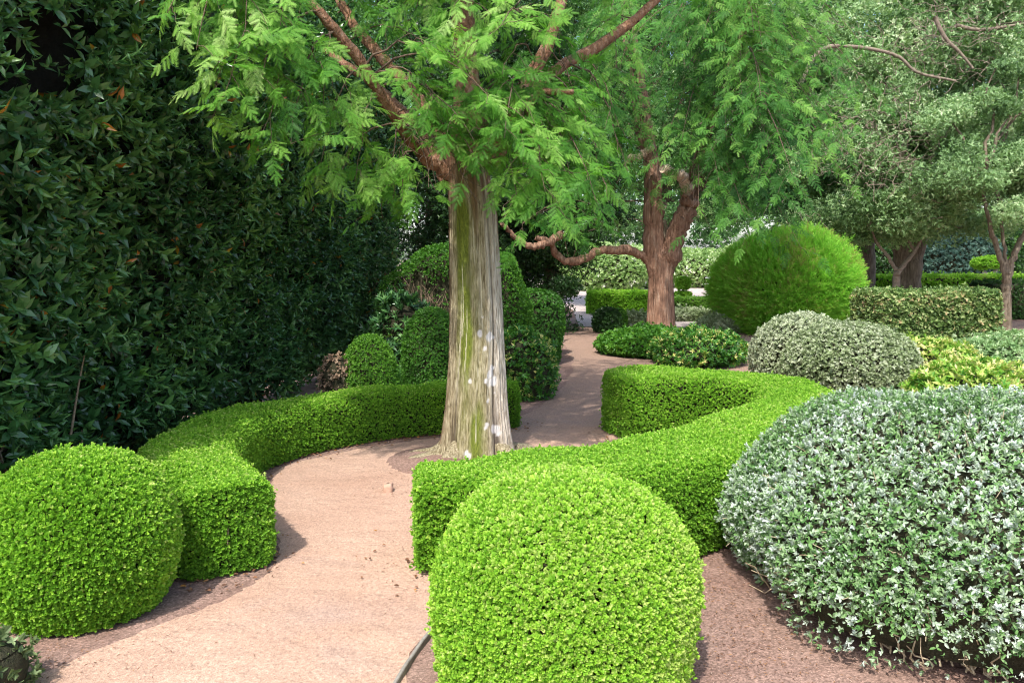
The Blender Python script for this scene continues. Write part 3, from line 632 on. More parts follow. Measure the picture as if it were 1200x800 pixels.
# ------------------------------------------------------------------ trunk of the big tree
def bark_trunk_mat():
    m, n, N, L = new_mat('mossy_bark')
    tc = N('ShaderNodeTexCoord')
    def nz(scale, stretch, det=8):
        mp = N('ShaderNodeMapping'); mp.inputs['Scale'].default_value = stretch; L(tc.outputs['Object'], mp.inputs[0])
        t = N('ShaderNodeTexNoise'); t.inputs['Scale'].default_value = scale; t.inputs['Detail'].default_value = det; t.inputs['Roughness'].default_value = .65
        L(mp.outputs[0], t.inputs['Vector']); return t
    a = {}
    for k in ('moss', 'lichen', 'pale', 'red', 'groove', 'strip'):
        x = N('ShaderNodeAttribute'); x.attribute_name = k; a[k] = x.outputs['Fac']
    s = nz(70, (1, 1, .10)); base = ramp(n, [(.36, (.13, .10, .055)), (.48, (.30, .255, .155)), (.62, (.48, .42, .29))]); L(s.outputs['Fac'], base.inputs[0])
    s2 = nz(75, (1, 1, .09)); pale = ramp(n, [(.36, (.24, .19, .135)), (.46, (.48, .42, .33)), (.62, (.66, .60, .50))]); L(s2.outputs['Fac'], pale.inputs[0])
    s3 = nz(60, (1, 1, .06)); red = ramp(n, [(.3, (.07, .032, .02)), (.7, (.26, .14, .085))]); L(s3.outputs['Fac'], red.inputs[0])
    s4 = nz(70, (1, 1, .35)); moss = ramp(n, [(.3, (.075, .105, .012)), (.7, (.20, .25, .03))]); L(s4.outputs['Fac'], moss.inputs[0])
    def mix(f, c1, c2):
        x = N('ShaderNodeMix'); x.data_type = 'RGBA'; L(f, x.inputs[0]); L(c1, x.inputs[6])
        if isinstance(c2, tuple): x.inputs[7].default_value = (*c2, 1)
        else: L(c2, x.inputs[7])
        return x.outputs[2]
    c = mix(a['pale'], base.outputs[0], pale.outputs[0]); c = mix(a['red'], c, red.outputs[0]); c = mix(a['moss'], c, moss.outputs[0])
    c = mix(a['strip'], c, (.60, .55, .40)); c = mix(a['groove'], c, (.045, .028, .018)); c = mix(a['lichen'], c, (.66, .64, .62))
    p = N('ShaderNodeBsdfPrincipled'); L(c, p.inputs['Base Color']); p.inputs['Roughness'].default_value = .92; p.inputs['Specular IOR Level'].default_value = .2
    b = N('ShaderNodeBump'); b.inputs['Strength'].default_value = 1.0; b.inputs['Distance'].default_value = .03; L(s.outputs['Fac'], b.inputs['Height'])
    b2 = N('ShaderNodeBump'); b2.inputs['Strength'].default_value = .8; b2.inputs['Distance'].default_value = .008; L(s4.outputs['Fac'], b2.inputs['Height']); L(b.outputs[0], b2.inputs['Normal'])
    L(b2.outputs[0], p.inputs['Normal'])
    o = N('ShaderNodeOutputMaterial'); L(p.outputs[0], o.inputs[0]); return m
M['mossybark'] = bark_trunk_mat()
TY = 6.3
def big_tree():
    root = empty('feathery_conifer', (-.28, TY, 0), 'big feathery leaved conifer with a mossy pale trunk speckled with white lichen', 'tree')
    ys = np.array([560, 540, 520, 480, 420, 350, 250, 190, 150, 100.]); Lx = np.array([504, 512, 516, 521, 525, 526, 525, 523, 524, 520.]); Rx = np.array([612, 603, 600, 596, 592, 588, 582, 571, 572, 576.])
    zz = np.array([at(560, y, TY - .15)[2] for y in ys]); cx = (Lx + Rx) / 2; X = np.array([at(c_, y, TY)[0] for c_, y in zip(cx, ys)]); rad = (Rx - Lx) / 2 / F * TY * .99
    zz[0] = min(zz[0], 0)
    nz_, na = 330, 200; z = np.linspace(-.05, 2.75, nz_); A = np.linspace(0, 2 * math.pi, na, endpoint=False)
    r = np.interp(z, zz, rad); x0 = np.interp(z, zz, X)
    ZZ, AA = np.meshgrid(z, A, indexing='ij')
    # vertical fluting that wanders with height, bigger near the roots
    wob = AA + .10 * np.sin(ZZ * 1.6 + 1) + .05 * np.sin(ZZ * 4.1)
    fl = .022 * np.cos(wob * 5 + .8) + .016 * np.cos(wob * 8 + 2.1) + .012 * np.cos(wob * 13 + ZZ * .8) 
    root_f = np.exp(-np.clip(ZZ, 0, 9) * 5.0); fl = fl * (1 + 3 * root_f)
    cp = np.stack([np.cos(wob) * 6, np.sin(wob) * 6, ZZ * .5], -1).reshape(-1, 3)
    fine = (np.abs(noise(cp, 2.1)) * .020 + np.abs(noise(cp * 2.3 + 5, 2.4)) * .010).reshape(ZZ.shape)
    RR = r[:, None] * (1 + fl - fine * 2.0)
    G = np.stack([x0[:, None] + RR * np.cos(AA), TY + RR * np.sin(AA), ZZ], -1); V = G.reshape(-1, 3)
    # paint-free surface features as attributes; u = -1 (picture left) .. 1 (right) across the side facing the path
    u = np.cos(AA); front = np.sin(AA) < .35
    nA = noise(cp * 1.0, 1.0).reshape(ZZ.shape); nB = noise(np.stack([np.cos(wob) * 3, np.sin(wob) * 3, ZZ * 3], -1).reshape(-1, 3), 2.0).reshape(ZZ.shape)
    def band(c_, w_, n_): return np.clip(1.25 - np.abs(u - c_ + .06 * n_) / w_, 0, 1)
    hz = ZZ
    moss = band(-.40, .32, nA) * np.clip((hz - .45) * 2.2, .15, 1) * np.clip((2.3 - hz) * 3, 0, 1) * 1.5
    moss = np.maximum(moss, band(.05, .30, nB) * np.clip((.62 - hz) * 4, 0, 1) * .95)
    moss = np.maximum(moss, band(-.15, .5, nB) * .35)
    moss = np.clip(moss * (.85 + .35 * nB), 0, .95) * front
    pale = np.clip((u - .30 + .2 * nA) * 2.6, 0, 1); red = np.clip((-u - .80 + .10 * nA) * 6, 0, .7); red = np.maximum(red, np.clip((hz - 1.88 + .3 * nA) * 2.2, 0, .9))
    nC = noise(np.stack([np.cos(wob) * 14, np.sin(wob) * 14, ZZ * .9], -1).reshape(-1, 3), 2.0).reshape(ZZ.shape)
    strip = np.clip((nC + .3 * nB - .85) * 4, 0, .85) * (np.abs(u) < .7) ; groove = np.clip((-fl * 9 + fine * 22 - .55) * 1.8, 0, .8)
    li = np.zeros_like(ZZ); nD = noise(np.stack([G[..., 0], G[..., 1], G[..., 2]], -1).reshape(-1, 3), 34).reshape(ZZ.shape)
    for px, py, rr in ((573, 395, 5.5), (562, 391, 3), (568, 409, 3), (574, 440, 5), (576, 448, 6), (570, 446, 3.5), (552, 447, 3.5), (571, 470, 3), (571, 497, 3.5), (581, 504, 5.5), (584, 509, 4), (548, 531, 5), (570, 500, 3), (577, 432, 3.5), (562, 380, 2), (566, 372, 2.2), (580, 462, 2), (587, 530, 3)):
        q = at(px, py, TY - .24); dx = (G[..., 0] - q[0]); dz = (G[..., 2] - q[2]); d_ = np.sqrt(dx ** 2 + (dz * .85) ** 2) + .011 * nD
        li = np.maximum(li, np.clip((rr / F * 5.7 - d_) * 120, 0, .9) * (np.sin(AA) < 0))
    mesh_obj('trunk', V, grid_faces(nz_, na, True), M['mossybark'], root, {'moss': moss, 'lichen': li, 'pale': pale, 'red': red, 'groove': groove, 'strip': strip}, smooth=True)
    # roots
    it = []
    for (a0, L_) in ((200, .55), (178, .45), (232, .35), (330, .4), (100, .5), (30, .4)):
        a0 = math.radians(a0); dr = np.array([math.cos(a0), math.sin(a0), 0]); b = np.array([x0[0], TY, 0])
        pts = [b + dr * (.18) + [0, 0, .10], b + dr * .34 + [0, 0, .0], b + dr * (.34 + L_ * .4) + [0, 0, -.02], b + dr * (.34 + L_ * .7) + [0, 0, -.06]]
        P, rr = limb_tube(pts, .10, .03, 14); it.append((P, rr))
    V, T = tubes(it, 10); mesh_obj('roots', V, T, M['mossybark'], root, smooth=True)
    # limbs: each a part of its own
    top = lambda px, py, Y: at(px, py, Y)
    limbs = [([top(545, 215, 6.3), top(505, 190, 6.2), top(470, 150, 5.9), top(430, 85, 5.6), top(398, 42, 5.45), top(355, -10, 5.3), top(300, -90, 5.1)], .058, .026),
             ([top(535, 200, 6.35), top(512, 150, 6.45), top(480, 105, 6.6), top(440, 60, 6.8), top(405, 15, 7), top(370, -60, 7.2)], .060, .035),
             ([top(525, 215, 6.4), top(500, 160, 6.7), top(455, 115, 7.0), top(420, 85, 7.2), top(380, 60, 7.4)], .06, .03),
             ([top(558, 205, 6.3), top(590, 140, 6.25), top(612, 105, 6.2), top(640, 55, 6.2), top(655, 10, 6.2), top(672, -60, 6.3)], .068, .035),
             ([top(575, 190, 6.3), top(600, 150, 6.4), top(640, 90, 6.7), top(700, 55, 7.0), top(760, 8, 7.2), top(830, -60, 7.4)], .065, .032),
             ([top(552, 205, 6.3), top(548, 130, 6.3), top(545, 60, 6.35), top(540, -40, 6.4), top(535, -200, 6.5), top(540, -420, 6.6)], .13, .05)]
    for C, r0, r1 in limbs:
        P, rr = limb_tube(C, r0, r1, 30, .006); V, T = tubes([(P, rr)], 14); mesh_obj('limb', V, T, M['limb'], root, smooth=True)
    LP = [spline(C, 30) for C, _, _ in limbs]
    P, rr = limb_tube([top(560, 180, 6.0), top(600, 165, 5.8), top(628, 112, 5.7), top(648, 108, 5.6), top(672, 108, 5.6)], .025, .020, 16)   # snapped pale branch
    V, T = tubes([(P, rr)], 8); mesh_obj('broken_branch', V, T, M['limb'], root, smooth=True)
    allp = np.vstack(LP); 
    tips = [(205, 35, 4.7), (222, 75, 4.6), (262, 130, 4.7), (248, 100, 4.9), (285, 60, 4.6), (300, 110, 4.8), (318, 165, 4.9), (330, 30, 4.8), (352, 165, 5.0), (372, 120, 5.2), (385, 195, 5.3), (420, 215, 5.5),
            (455, 232, 5.6), (345, 70, 5.1), (240, 10, 4.9), (290, 5, 4.9), (470, 235, 5.8), (500, 225, 5.5), (500, 60, 6.9), (520, 130, 5.3), (545, 75, 5.2), (580, 40, 5.2), (575, 110, 5.1), (600, 150, 5.2),
            (560, 170, 5.2), (535, 185, 5.5), (612, 200, 5.3), (600, 230, 5.4), (640, 225, 5.3), (660, 250, 5.4), (690, 235, 5.5), (640, 175, 5.5), (700, 180, 6.0), (620, 262, 5.4), (560, 235, 5.6), (480, 30, 6.6), (440, 20, 6.8), (420, -25, 6), (560, -30, 6), (640, -25, 6.4), (700, -20, 7), (340, -30, 5.4), (480, -30, 6), (400, -8, 6.6), (455, 0, 7.2), (375, -25, 6.2), (520, -20, 7), (430, -30, 7),
            (540, 15, 5.4), (500, -5, 5.6), (600, 5, 5.6), (680, 130, 6.3), (725, 90, 7), (725, 160, 6.6), (640, 30, 6.6), (700, 30, 7.2), (740, 200, 6.6), (470, 200, 6.8), (590, 85, 5.6), (518, 215, 5.5),
            (395, 235, 6.0), (440, 250, 6.2), (575, 205, 5.4), (665, 205, 5.6), (710, 225, 6.0), (655, 90, 6.5), (560, 130, 5.6)]
    boughs = []
    for px, py, Y in tips:
        e = at(px + R.normal() * 6, py + R.normal() * 5, Y); d_ = np.linalg.norm(allp - (e + [0, 0, .35]), axis=1) + np.where(allp[:, 2] < e[2] - .1, .8, 0); b = allp[np.argmin(d_)]
        if np.linalg.norm(e - b) < .5: b = b + (b - e) * .3
        n = 10; t = np.linspace(0, 1, n)[:, None]; B = b + (e - b) * t; B[:, 2] += .28 * np.linalg.norm(e - b) * np.sin(t[:, 0] * math.pi) * .8; B[1:] += R.normal(size=(n - 1, 3)) * .012
        boughs.append(B)
    for i in range(46):                                # the crown above the picture, it shades the path behind
        a = R.uniform(0, 6.28); q = R.uniform(.8, 2.3); zc = R.uniform(4.0, 7.2); e = np.array([-.2 + math.cos(a) * q, TY + .5 + math.sin(a) * q, zc - .5 * q * .4]); b = np.array([-.3, TY + .1, min(zc + .2, 6.5)])
        if e[1] < 4.7 and e[2] < 5: continue
        n = 9; t = np.linspace(0, 1, n)[:, None]; B = b + (e - b) * t; B[:, 2] += .2 * np.sin(t[:, 0] * math.pi); boughs.append(B)
    # keep the bare limbs and the trunk in view
    trunk_axis = lambda P: (np.abs(P[:, 0] + .3) < .28) & (P[:, 1] < TY) & (P[:, 2] < 2.33) 
    L0 = LP[0][4:24]; eye = np.array([0, 0, EYE])
    def limb_gap(P):                                   # sprays between the eye and the big left limb, mostly left out
        out_ = np.zeros(len(P), bool)
        for q in L0:
            ax = unit(eye - q); w_ = P - q; t_ = w_ @ ax; out_ |= (np.linalg.norm(w_ - t_[:, None] * ax, axis=1) < .13) & (t_ > -.05) & (t_ < 1.2)
        return out_
    tm = [spray(11, 6, .45, s) for s in range(6)]
    conifer_foliage(root, boughs, tm, .20, 'feather', 'boughbark', tw_n=7.2, tw_len=(.20, .38), sp_step=.085, tint=(.47, .15), tn=(.27, 1.6), keep=lambda P: ~((trunk_axis(P) | limb_gap(P)) & (R.random(len(P)) < .85)))
big_tree()

# ------------------------------------------------------------------ second tree
def second_tree():
    Y = 16.1
    root = empty('red_barked_conifer', (3.15, Y, 0), 'spreading conifer with red brown bark and a long crooked side limb, behind the path bend', 'tree')
    ys = np.array([396, 380, 340, 310, 295, 285.]); Lx = np.array([756, 759, 760, 760, 762, 769.]); Rx = np.array([796, 791, 788, 786, 783, 778.])
    z = np.array([at(775, y, Y)[2] for y in ys]); z[0] = -.03; cx = (Lx + Rx) / 2
    zz = np.linspace(-.03, z[-1], 60); rad = np.interp(zz, z, (Rx - Lx) / 2 / F * Y); X = np.interp(zz, z, (cx - 600) / F * Y * 1.0)
    A = np.linspace(0, 2 * math.pi, 40, endpoint=False); AA, ZZ = np.meshgrid(A, zz)
    RR = rad[:, None] * (1 + .05 * np.cos(AA * 4 + ZZ) + .03 * np.cos(AA * 7 + 2)); G = np.stack([X[:, None] + RR * np.cos(AA), Y + RR * np.sin(AA), ZZ], -1)
    mesh_obj('trunk', G.reshape(-1, 3), grid_faces(60, 40, True), M['redbark'], root, smooth=True)
    L = [([at(771, 335, Y), at(766, 290, Y), at(766, 250, Y), at(764, 200, Y), at(750, 120, Y + .3), at(735, 0, Y + .6), at(730, -150, Y + .8)], .25, .12, 'redbark'),
         ([at(776, 335, Y), at(785, 298, Y), at(798, 262, Y - .1), at(808, 236, Y - .2), at(808, 220, Y - .3)], .25, .15, 'redbark'),
         ([at(760, 308, Y), at(748, 297, Y - .1), at(728, 293, Y - .3), at(706, 293, Y - .4), at(690, 300, Y - .5), at(668, 306, Y - .7), at(652, 298, Y - .8), at(645, 284, Y - 1), at(628, 278, Y - 1.1)], .11, .055, 'redbark'),
         ([at(658, 274, Y - 1), at(640, 285, Y - 1.2), at(620, 288, Y - 1.4), at(604, 278, Y - 1.6), at(588, 262, Y - 1.8)], .085, .035, 'redbark'),
         ([at(808, 225, Y - .3), at(800, 208, Y - .5), at(790, 203, Y - .6), at(776, 198, Y - .8)], .12, .085, 'cutwood'),
         ([at(735, 188, Y - .5), at(752, 182, Y - .6), at(764, 172, Y - .6)], .07, .075, 'cutwood'),
         ([at(806, 232, Y - .2), at(818, 190, Y - .2), at(840, 120, Y - .4), at(870, 40, Y - .6), at(890, -60, Y - .8)], .12, .06, 'redbark')]
    for C, r0, r1, mt in L:
        P, rr = limb_tube(C, r0, r1, 34, .014, lump=.16); rr = rr * (np.interp(np.linspace(0, 1, 34), [0, .22], [.66, 1]) if C[0][2] < 1.9 else 1); V, T = tubes([(P, rr)], 14); V = V + unit(V - np.repeat(P, 14, 0)[:len(V)]) * (noise(V, 3.5) * r1 * .14)[:, None]; mesh_obj('limb', V, T, M[mt], root, smooth=True)
    allp = np.vstack([spline(C, 30) for C, *_ in L if len(C) > 4])
    tips = []
    # hanging curtain at the right
    for px, py, Yy in ((880, 265, 12), (905, 250, 12), (935, 225, 12), (850, 235, 12.5), (955, 190, 12), (925, 180, 11.5), (890, 205, 11.5), (860, 180, 12), (945, 140, 12), (905, 130, 11.5), (870, 130, 12), (840, 150, 13), (965, 90, 12.5),
                       (930, 80, 12), (890, 70, 11.5), (850, 80, 12.5), (820, 110, 13.5), (800, 60, 13), (985, 40, 12.5), (950, 25, 12), (905, 15, 11.5), (860, 20, 12), (815, 15, 12.5), (770, 30, 12.5), (780, 100, 13.5), (750, 70, 13),
                       (820, 200, 13), (790, 160, 13.5), (835, 262, 13), (870, 282, 12.5), (720, 110, 14), (730, 30, 13.5), (690, 200, 15), (720, 240, 15), (660, 240, 15), (700, 265, 15.2), (745, 225, 15.5), (640, 200, 14.5), (680, 150, 14.5), (740, 160, 14.5), (610, 240, 14.5),
                       (980, 130, 13), (960, 215, 13), (915, 285, 13), (845, 45, 12), (770, 140, 14.5), (700, 60, 14), (830, -20, 12), (900, -25, 12), (960, -20, 12.5), (760, -20, 13)):
        tips.append(at(px + R.normal() * 6, py - (13 if py > 175 and px > 780 else 0) + R.normal() * 5, Yy))
    for i in range(10):
        a = R.uniform(0, 6.28); q = R.uniform(1, 2.6); tips.append(np.array([3.6 + math.cos(a) * q, 15.5 + math.sin(a) * q, R.uniform(5, 9)]))
    bs = []
    for e in tips:
        far = allp[np.argmin(np.linalg.norm(allp - (e + [0, 0, .8]), axis=1))]
        b = far if np.linalg.norm(far - e) < 3.2 else e + unit(far - e) * 3.2 * np.array([1, 1, .4]) + [0, 0, .3]
        if np.linalg.norm(e - b) < .9: b = b + unit(b - e + [0, 0, .3]) * .8
        for q in range(2):
            e2 = e + R.normal(size=3) * [.3, .4, .2]; n = 10; t = np.linspace(0, 1, n)[:, None]; B = b + (e2 - b) * t; B[:, 2] += .35 * np.linalg.norm(e2 - b) * np.sin(t[:, 0] * math.pi) * .7; bs.append(B)
    tm = [spray(7, 5, .42, s) for s in range(4)]
    conifer_foliage(root, bs, tm, .26, 'feather2', 'boughbark', tw_n=4.3, tw_len=(.30, .55), sp_step=.15, droop=.4, tint=(.42, .16), tn=(.24, .9),
                    keep=lambda P: ~((P[:, 2] < np.where(P[:, 0] / P[:, 1] > .21, 3.3, 2.75)) & (P[:, 1] > 9) & (np.abs(P[:, 0] / P[:, 1] - .205) < .05) & (R.random(len(P)) < .93)))
second_tree()

# ------------------------------------------------------------------ broadleaf trees behind
def clump_tree(name, label, base, trunk, crown, nclump, nleaf, size, mat, bark='greybark', cat='tree', group=None, tint=(.5, .16), clr=.55, twigs=0, leafw=.5, shell=.5, ctn=.14, flatz=1.0):
    """trunk: list of (points, r0, r1); crown: list of (centre, radii) ellipsoids"""
    root = empty(name, (base[0], base[1], 0), label, cat, group)
    for C, r0, r1 in trunk:
        P, rr = limb_tube(C, r0, r1, 20, .01); V, T = tubes([(P, rr)], 10); mesh_obj('trunk', V, T, M[bark], root, smooth=True)
    vol = np.array([rx * ry * rz for _, (rx, ry, rz) in crown]); pr = vol / vol.sum()
    cs = []
    for i in range(nclump):
        c_, r_ = crown[R.choice(len(crown), p=pr)]; q = rnd(1)[0] * (shell + (1 - shell) * R.random()) ; cs.append(np.array(c_) + q * np.array(r_))
    cs = np.array(cs); cs[:, 2] = np.maximum(cs[:, 2], .2)
    k = R.integers(0, nclump, nleaf); off = rnd(nleaf) * (R.random(nleaf) ** .5 * clr)[:, None] * [1.15, 1.15, .75]
    rj = (.6 + .8 * R.random(nclump))[k][:, None]; P = cs[k] + off * rj; P[:, 2] = np.maximum(P[:, 2], .02)
    D = unit(unit(off) * .5 + rnd(nleaf) * .8 + [0, 0, -.15]); Nn = unit(unit(off) * .4 + [0, 0, .7 * flatz] + rnd(nleaf) * .6)
    ct = R.normal(size=nclump) * ctn; ti = tint[0] + ct[k] + R.normal(size=nleaf) * tint[1]
    tm = [rosette(leaf_round(leafw), 3, spread=1.0, tintj=.08), rosette(leaf_simple(leafw), 4, spread=.9, tintj=.08)]; idx = R.integers(0, 2, nleaf)
    S = size * R.uniform(.7, 1.2, nleaf)
    V, T, A = merge([place(tm[j], P[idx == j], D[idx == j], Nn[idx == j], S[idx == j], ti[idx == j]) for j in range(2)])
    mesh_obj('crown', V, T, M[mat], root, {'tint': A})
    it = []; src = np.vstack([spline(C, 14)[4:] for C, _, _ in trunk]) if trunk else np.array([[base[0], base[1], 1.]])
    for c_ in cs[::3]:
        d_ = np.linalg.norm(src - c_, axis=1); b = src[np.argmin(d_ + R.random(len(src)) * .8)]
        if np.linalg.norm(c_ - b) < 6: it.append((wiggle(b, c_, 8, .3, .1), np.linspace(.045, .012, 8)))
    if it: V, T = tubes(it, 5); mesh_obj('branches', V, T, M[bark], root, smooth=True)
    return root, cs

Yt = 20.5
root, cs = clump_tree('grey_leaved_tree', 'wide grey green tree with bare tangled twigs, its twin brown trunks above the mottled hedge', (10.9, Yt + .5),
    [([at(1058, 372, Yt + .6) * [1, 1, 0], at(1060, 320, Yt + .6), at(1056, 285, Yt + .6), at(1050, 220, Yt + .6), at(1030, 120, Yt)], .34, .12),
     ([at(1068, 372, Yt + .4) * [1, 1, 0], at(1070, 320, Yt + .4), at(1078, 285, Yt + .4), at(1090, 220, Yt + .2), at(1120, 120, Yt)], .26, .10)],
    [(at(1060, 130, Yt - 1), (3.6, 2.2, 2.6)), (at(1120, 215, Yt - 3), (2.0, 1.6, 1.5)), (at(1010, 210, Yt - 1), (1.9, 1.5, 1.6)), (at(1160, 90, Yt - 2), (2.8, 2, 2.3)), (at(1020, 30, Yt), (3, 2, 2)), (at(1010, 262, Yt - 1), (1.6, 1.2, .7)), (at(1110, 268, Yt - 1.5), (1.7, 1.2, .6)), (at(1190, -10, Yt - 1), (2.6, 1.6, 1.4))],
    210, 72000, .085, 'olive', tint=(.56, .20), clr=.6, shell=.35)
it = []
for i in range(420):                                   # bare twig tangle
    px = R.uniform(965, 1190); py = R.uniform(10, 235)
    if R.random() < .5: px = R.normal(1045, 40); py = R.normal(175, 35)
    elif R.random() < .6: px = R.normal(1130, 45); py = R.normal(40, 30)
    b = at(px, py, Yt - 3.6 + R.uniform(-.4, 1.6)); e = b + rnd(1)[0] * R.uniform(.3, 1.0) * [1, .6, .8]; it.append((wiggle(b, e, 8, .7), np.linspace(.009, .004, 8)))
big_tw = []
for (pts) in ([(935, 105), (960, 60), (1000, 55), (1050, 65), (1075, 85), (1120, 95)], [(1095, 20), (1108, 45), (1125, 62), (1140, 80)], [(1120, 30), (1150, 35), (1200, 28)], [(940, 130), (950, 160), (952, 185)]):
    P = spline([at(x, y, Yt - 3.4) for x, y in pts], 20); V, T = tubes([(P, np.linspace(.05, .025, 20))], 8); mesh_obj('bare_branch', V, T, M['paletwig'], root, smooth=True)
V, T = tubes(it, 4); mesh_obj('bare_twigs', V, T, M['paletwig'], root)

clump_tree('slender_tree', 'slender young tree with upswept forked stem at the right end of the mottled hedge', (10.5, 16.3),
    [([gr(1180, 392), at(1179, 350, 16.3), at(1180, 320, 16.3)], .11, .09), ([at(1180, 325, 16.3), at(1168, 290, 16.3), at(1158, 255, 16.2), at(1150, 210, 16.1)], .07, .025),
     ([at(1180, 325, 16.3), at(1190, 295, 16.3), at(1204, 265, 16.3), at(1218, 220, 16.3)], .085, .03), ([at(1180, 322, 16.3), at(1176, 280, 16.3), at(1172, 230, 16.3)], .045, .02)],
    [(at(1185, 215, 16.3), (1.5, 1.3, .9)), (at(1165, 165, 16), (1.5, 1.3, 1.2)), (at(1225, 150, 16.3), (1.4, 1.3, 1.6))], 60, 17000, .07, 'olive', tint=(.60, .18), clr=.42, bark='greybark')
clump_tree('pale_forked_tree', 'small pale barked tree with open forked stem before the twin brown trunks', (9.4, 18.6),
    [([at(1050, 372, 18.6) * [1, 1, 0], at(1050, 335, 18.6), at(1052, 315, 18.6)], .09, .08), ([at(1052, 320, 18.6), at(1040, 300, 18.6), at(1028, 285, 18.6), at(1018, 265, 18.6)], .05, .02), ([at(1052, 320, 18.6), at(1068, 300, 18.6), at(1078, 283, 18.6), at(1088, 260, 18.5)], .06, .025)],
    [(at(1030, 250, 18.6), (1.3, 1, .7)), (at(1090, 245, 18.6), (1.2, 1, .7))], 34, 8000, .075, 'olive', bark='paletwig', tint=(.6, .18), clr=.42)
clump_tree('dark_trunked_tree', 'green tree with a dark single trunk just right of the big round shrub', (10.2, 23),
    [([at(1016, 370, 23) * [1, 1, 0], at(1017, 320, 23), at(1016, 270, 23), at(1010, 200, 23)], .26, .15)],
    [(at(1000, 215, 22.6), (2.0, 1.6, 1.7)), (at(970, 120, 23), (2.6, 2, 2.6)), (at(965, 270, 22), (1.2, 1.2, .8))], 100, 28000, .09, 'midleaf', tint=(.55, .18), clr=.6)
clump_tree('broad_evergreen_tree', 'dark broad tree filling the gap behind the red barked conifer', (5.2, 24.5),
    [([(4.75, 24.5, 0), (4.75, 24.5, 2), (4.9, 24.5, 5)], .3, .15)],
    [(at(700, 185, 25), (3.8, 2, 2.2)), (at(850, 185, 24.5), (3.6, 2, 1.9)), (at(780, 60, 25), (4.5, 2.2, 3.2)), (at(640, 70, 25.5), (3.5, 2, 3.0)), (at(905, 90, 25.5), (3.5, 2, 2.8)), (at(790, 248, 23.5), (3.6, 1.4, .5)), (at(890, 228, 23.2), (1.9, 1.2, .9))],
    285, 70000, .10, 'midleaf', tint=(.48, .18), clr=.7, shell=.3)
clump_tree('dark_evergreen_tree', 'near black evergreen tree right of the mossy trunk, branches to the ground behind the stakes', (.7, 18.3),
    [([(.9, 18.3, 0), (.9, 18.3, 2), (.8, 18.3, 5)], .2, .1)],
    [(at(640, 250, 18), (1.7, 1.3, 1.7)), (at(610, 330, 18), (1.2, 1.1, 1.5)), (at(655, 335, 17.2), (.55, .7, 1.3)), (at(600, 150, 18), (2.2, 1.5, 2.4)), (at(680, 225, 18), (1.1, 1, .8))], 150, 40000, .07, 'darkleaf', tint=(.38, .17), clr=.5, shell=.4)
clump_tree('dark_evergreen_tree', 'dark evergreen tree in the gap between the laurel wall and the mossy trunk', (-1.6, 15.6),
    [([(-1.6, 15.6, 0), (-1.6, 15.6, 2.5), (-1.5, 15.6, 5)], .18, .1)],
    [(at(500, 240, 15.5), (1.4, 1.2, 1.9)), (at(520, 320, 15.3), (1.2, 1, 1.3)), (at(470, 120, 15.5), (1.9, 1.4, 2.3)), (at(440, 0, 16), (2.2, 1.4, 1.6)), (at(560, -10, 16.5), (2.2, 1.4, 1.6)), (at(560, 120, 15.6), (1.6, 1.2, 2.4)), (at(560, 260, 15.6), (1.0, 1.0, 1.5))], 190, 46000, .065, 'darkleaf', tint=(.3, .16), clr=.45, shell=.4)

# far shrubs, hedges and trees
G4 = 'pale flowering bushes in the far clearing'
for i, (px, py, Y, r, h, lab) in enumerate(((708, 318, 38, 2.2, 2.2, 'pale flowering bush left of the red barked trunk, far off in the clearing'), (748, 322, 41, 2.2, 2.1, 'whitish bush seen against the left edge of the red barked trunk'),
        (890, 320, 40, 2.6, 2.5, 'pale far bush half hidden by the big round shrub'), (822, 318, 42, 2.6, 2.1, 'light green far bush right behind the tiered topiary'))):
    p = at(px, py, Y); shrub('flowering_bush', lab, (p[0], Y), r, r * .8, h, 5000, .11, 'palebush', 'mid', tint=(.42, .22), group=G4, lump=.2, depth=.3, lf=.9, inset=.3)
def tiered():
    p = at(800, 358, 26); x = p[0]
    root = empty('tiered_topiary', (x, 26, 0), 'small topiary of a ball over two flat discs, right of the red barked trunk', 'topiary')
    V, T = tubes([([(x, 26, 0), (x, 26, .4), (x, 26, .85)], [.04, .04, .03])], 8); mesh_obj('stem', V, T, M['greybark'], root)
    tm = [rosette(l, 4, spread=.85, tintj=.07) for l in BOXL]
    for (z0, h, r) in ((.03, .19, .31), (.30, .18, .29), (.54, .44, .25)):
        foliage(dome_grid((x, 26, z0), r, r, h, nu=14, nv=24, under=.6, lump=.01), 1800, .04, tm, M['box'], root, tint=(.65, .15), inset=.05, nameleaf='clipped_tier')
tiered()
def bonsai():
    p = at(1160, 335, 27); x = p[0]
    root = empty('cloud_topiary', (x, 27, 0), 'far flat topped topiary on a pale stem left of the slender tree', 'topiary')
    V, T = tubes([([(x - .1, 27, 0), (x - .1, 27, .9), (x - .25, 27, 1.15)], [.2, .16, .05]), ([(x - .1, 27, .8), (x, 27, 1.0), (x + .2, 27, 1.2)], [.12, .1, .05])], 8); mesh_obj('stem', V, T, M['stone'], root)
    foliage(dome_grid((x, 27, 1.22), .65, .5, .42, nu=14, nv=24, under=.7, lump=.02), 2600, .05, [rosette(l, 4, tintj=.07) for l in BOXL], M['box'], root, tint=(.6, .15), inset=.06, nameleaf='clipped_pad')
bonsai()
box_hedge('far_hedge', 'dark square hedge behind the slender tree at the right edge', [(12.6, 20.6), (14.5, 20.6), (18, 20.4)], [1.1, 1.1], [.98, .98], 12000, .05, 'darkleaf', (.5, .15))
box_hedge('far_hedge', 'long yellow green hedge far behind the mottled hedge', [(11.6, 25), (14, 25), (17.5, 24.8)], [1.3, 1.3], [1.02, 1.02], 12000, .06, 'box', (.72, .15))
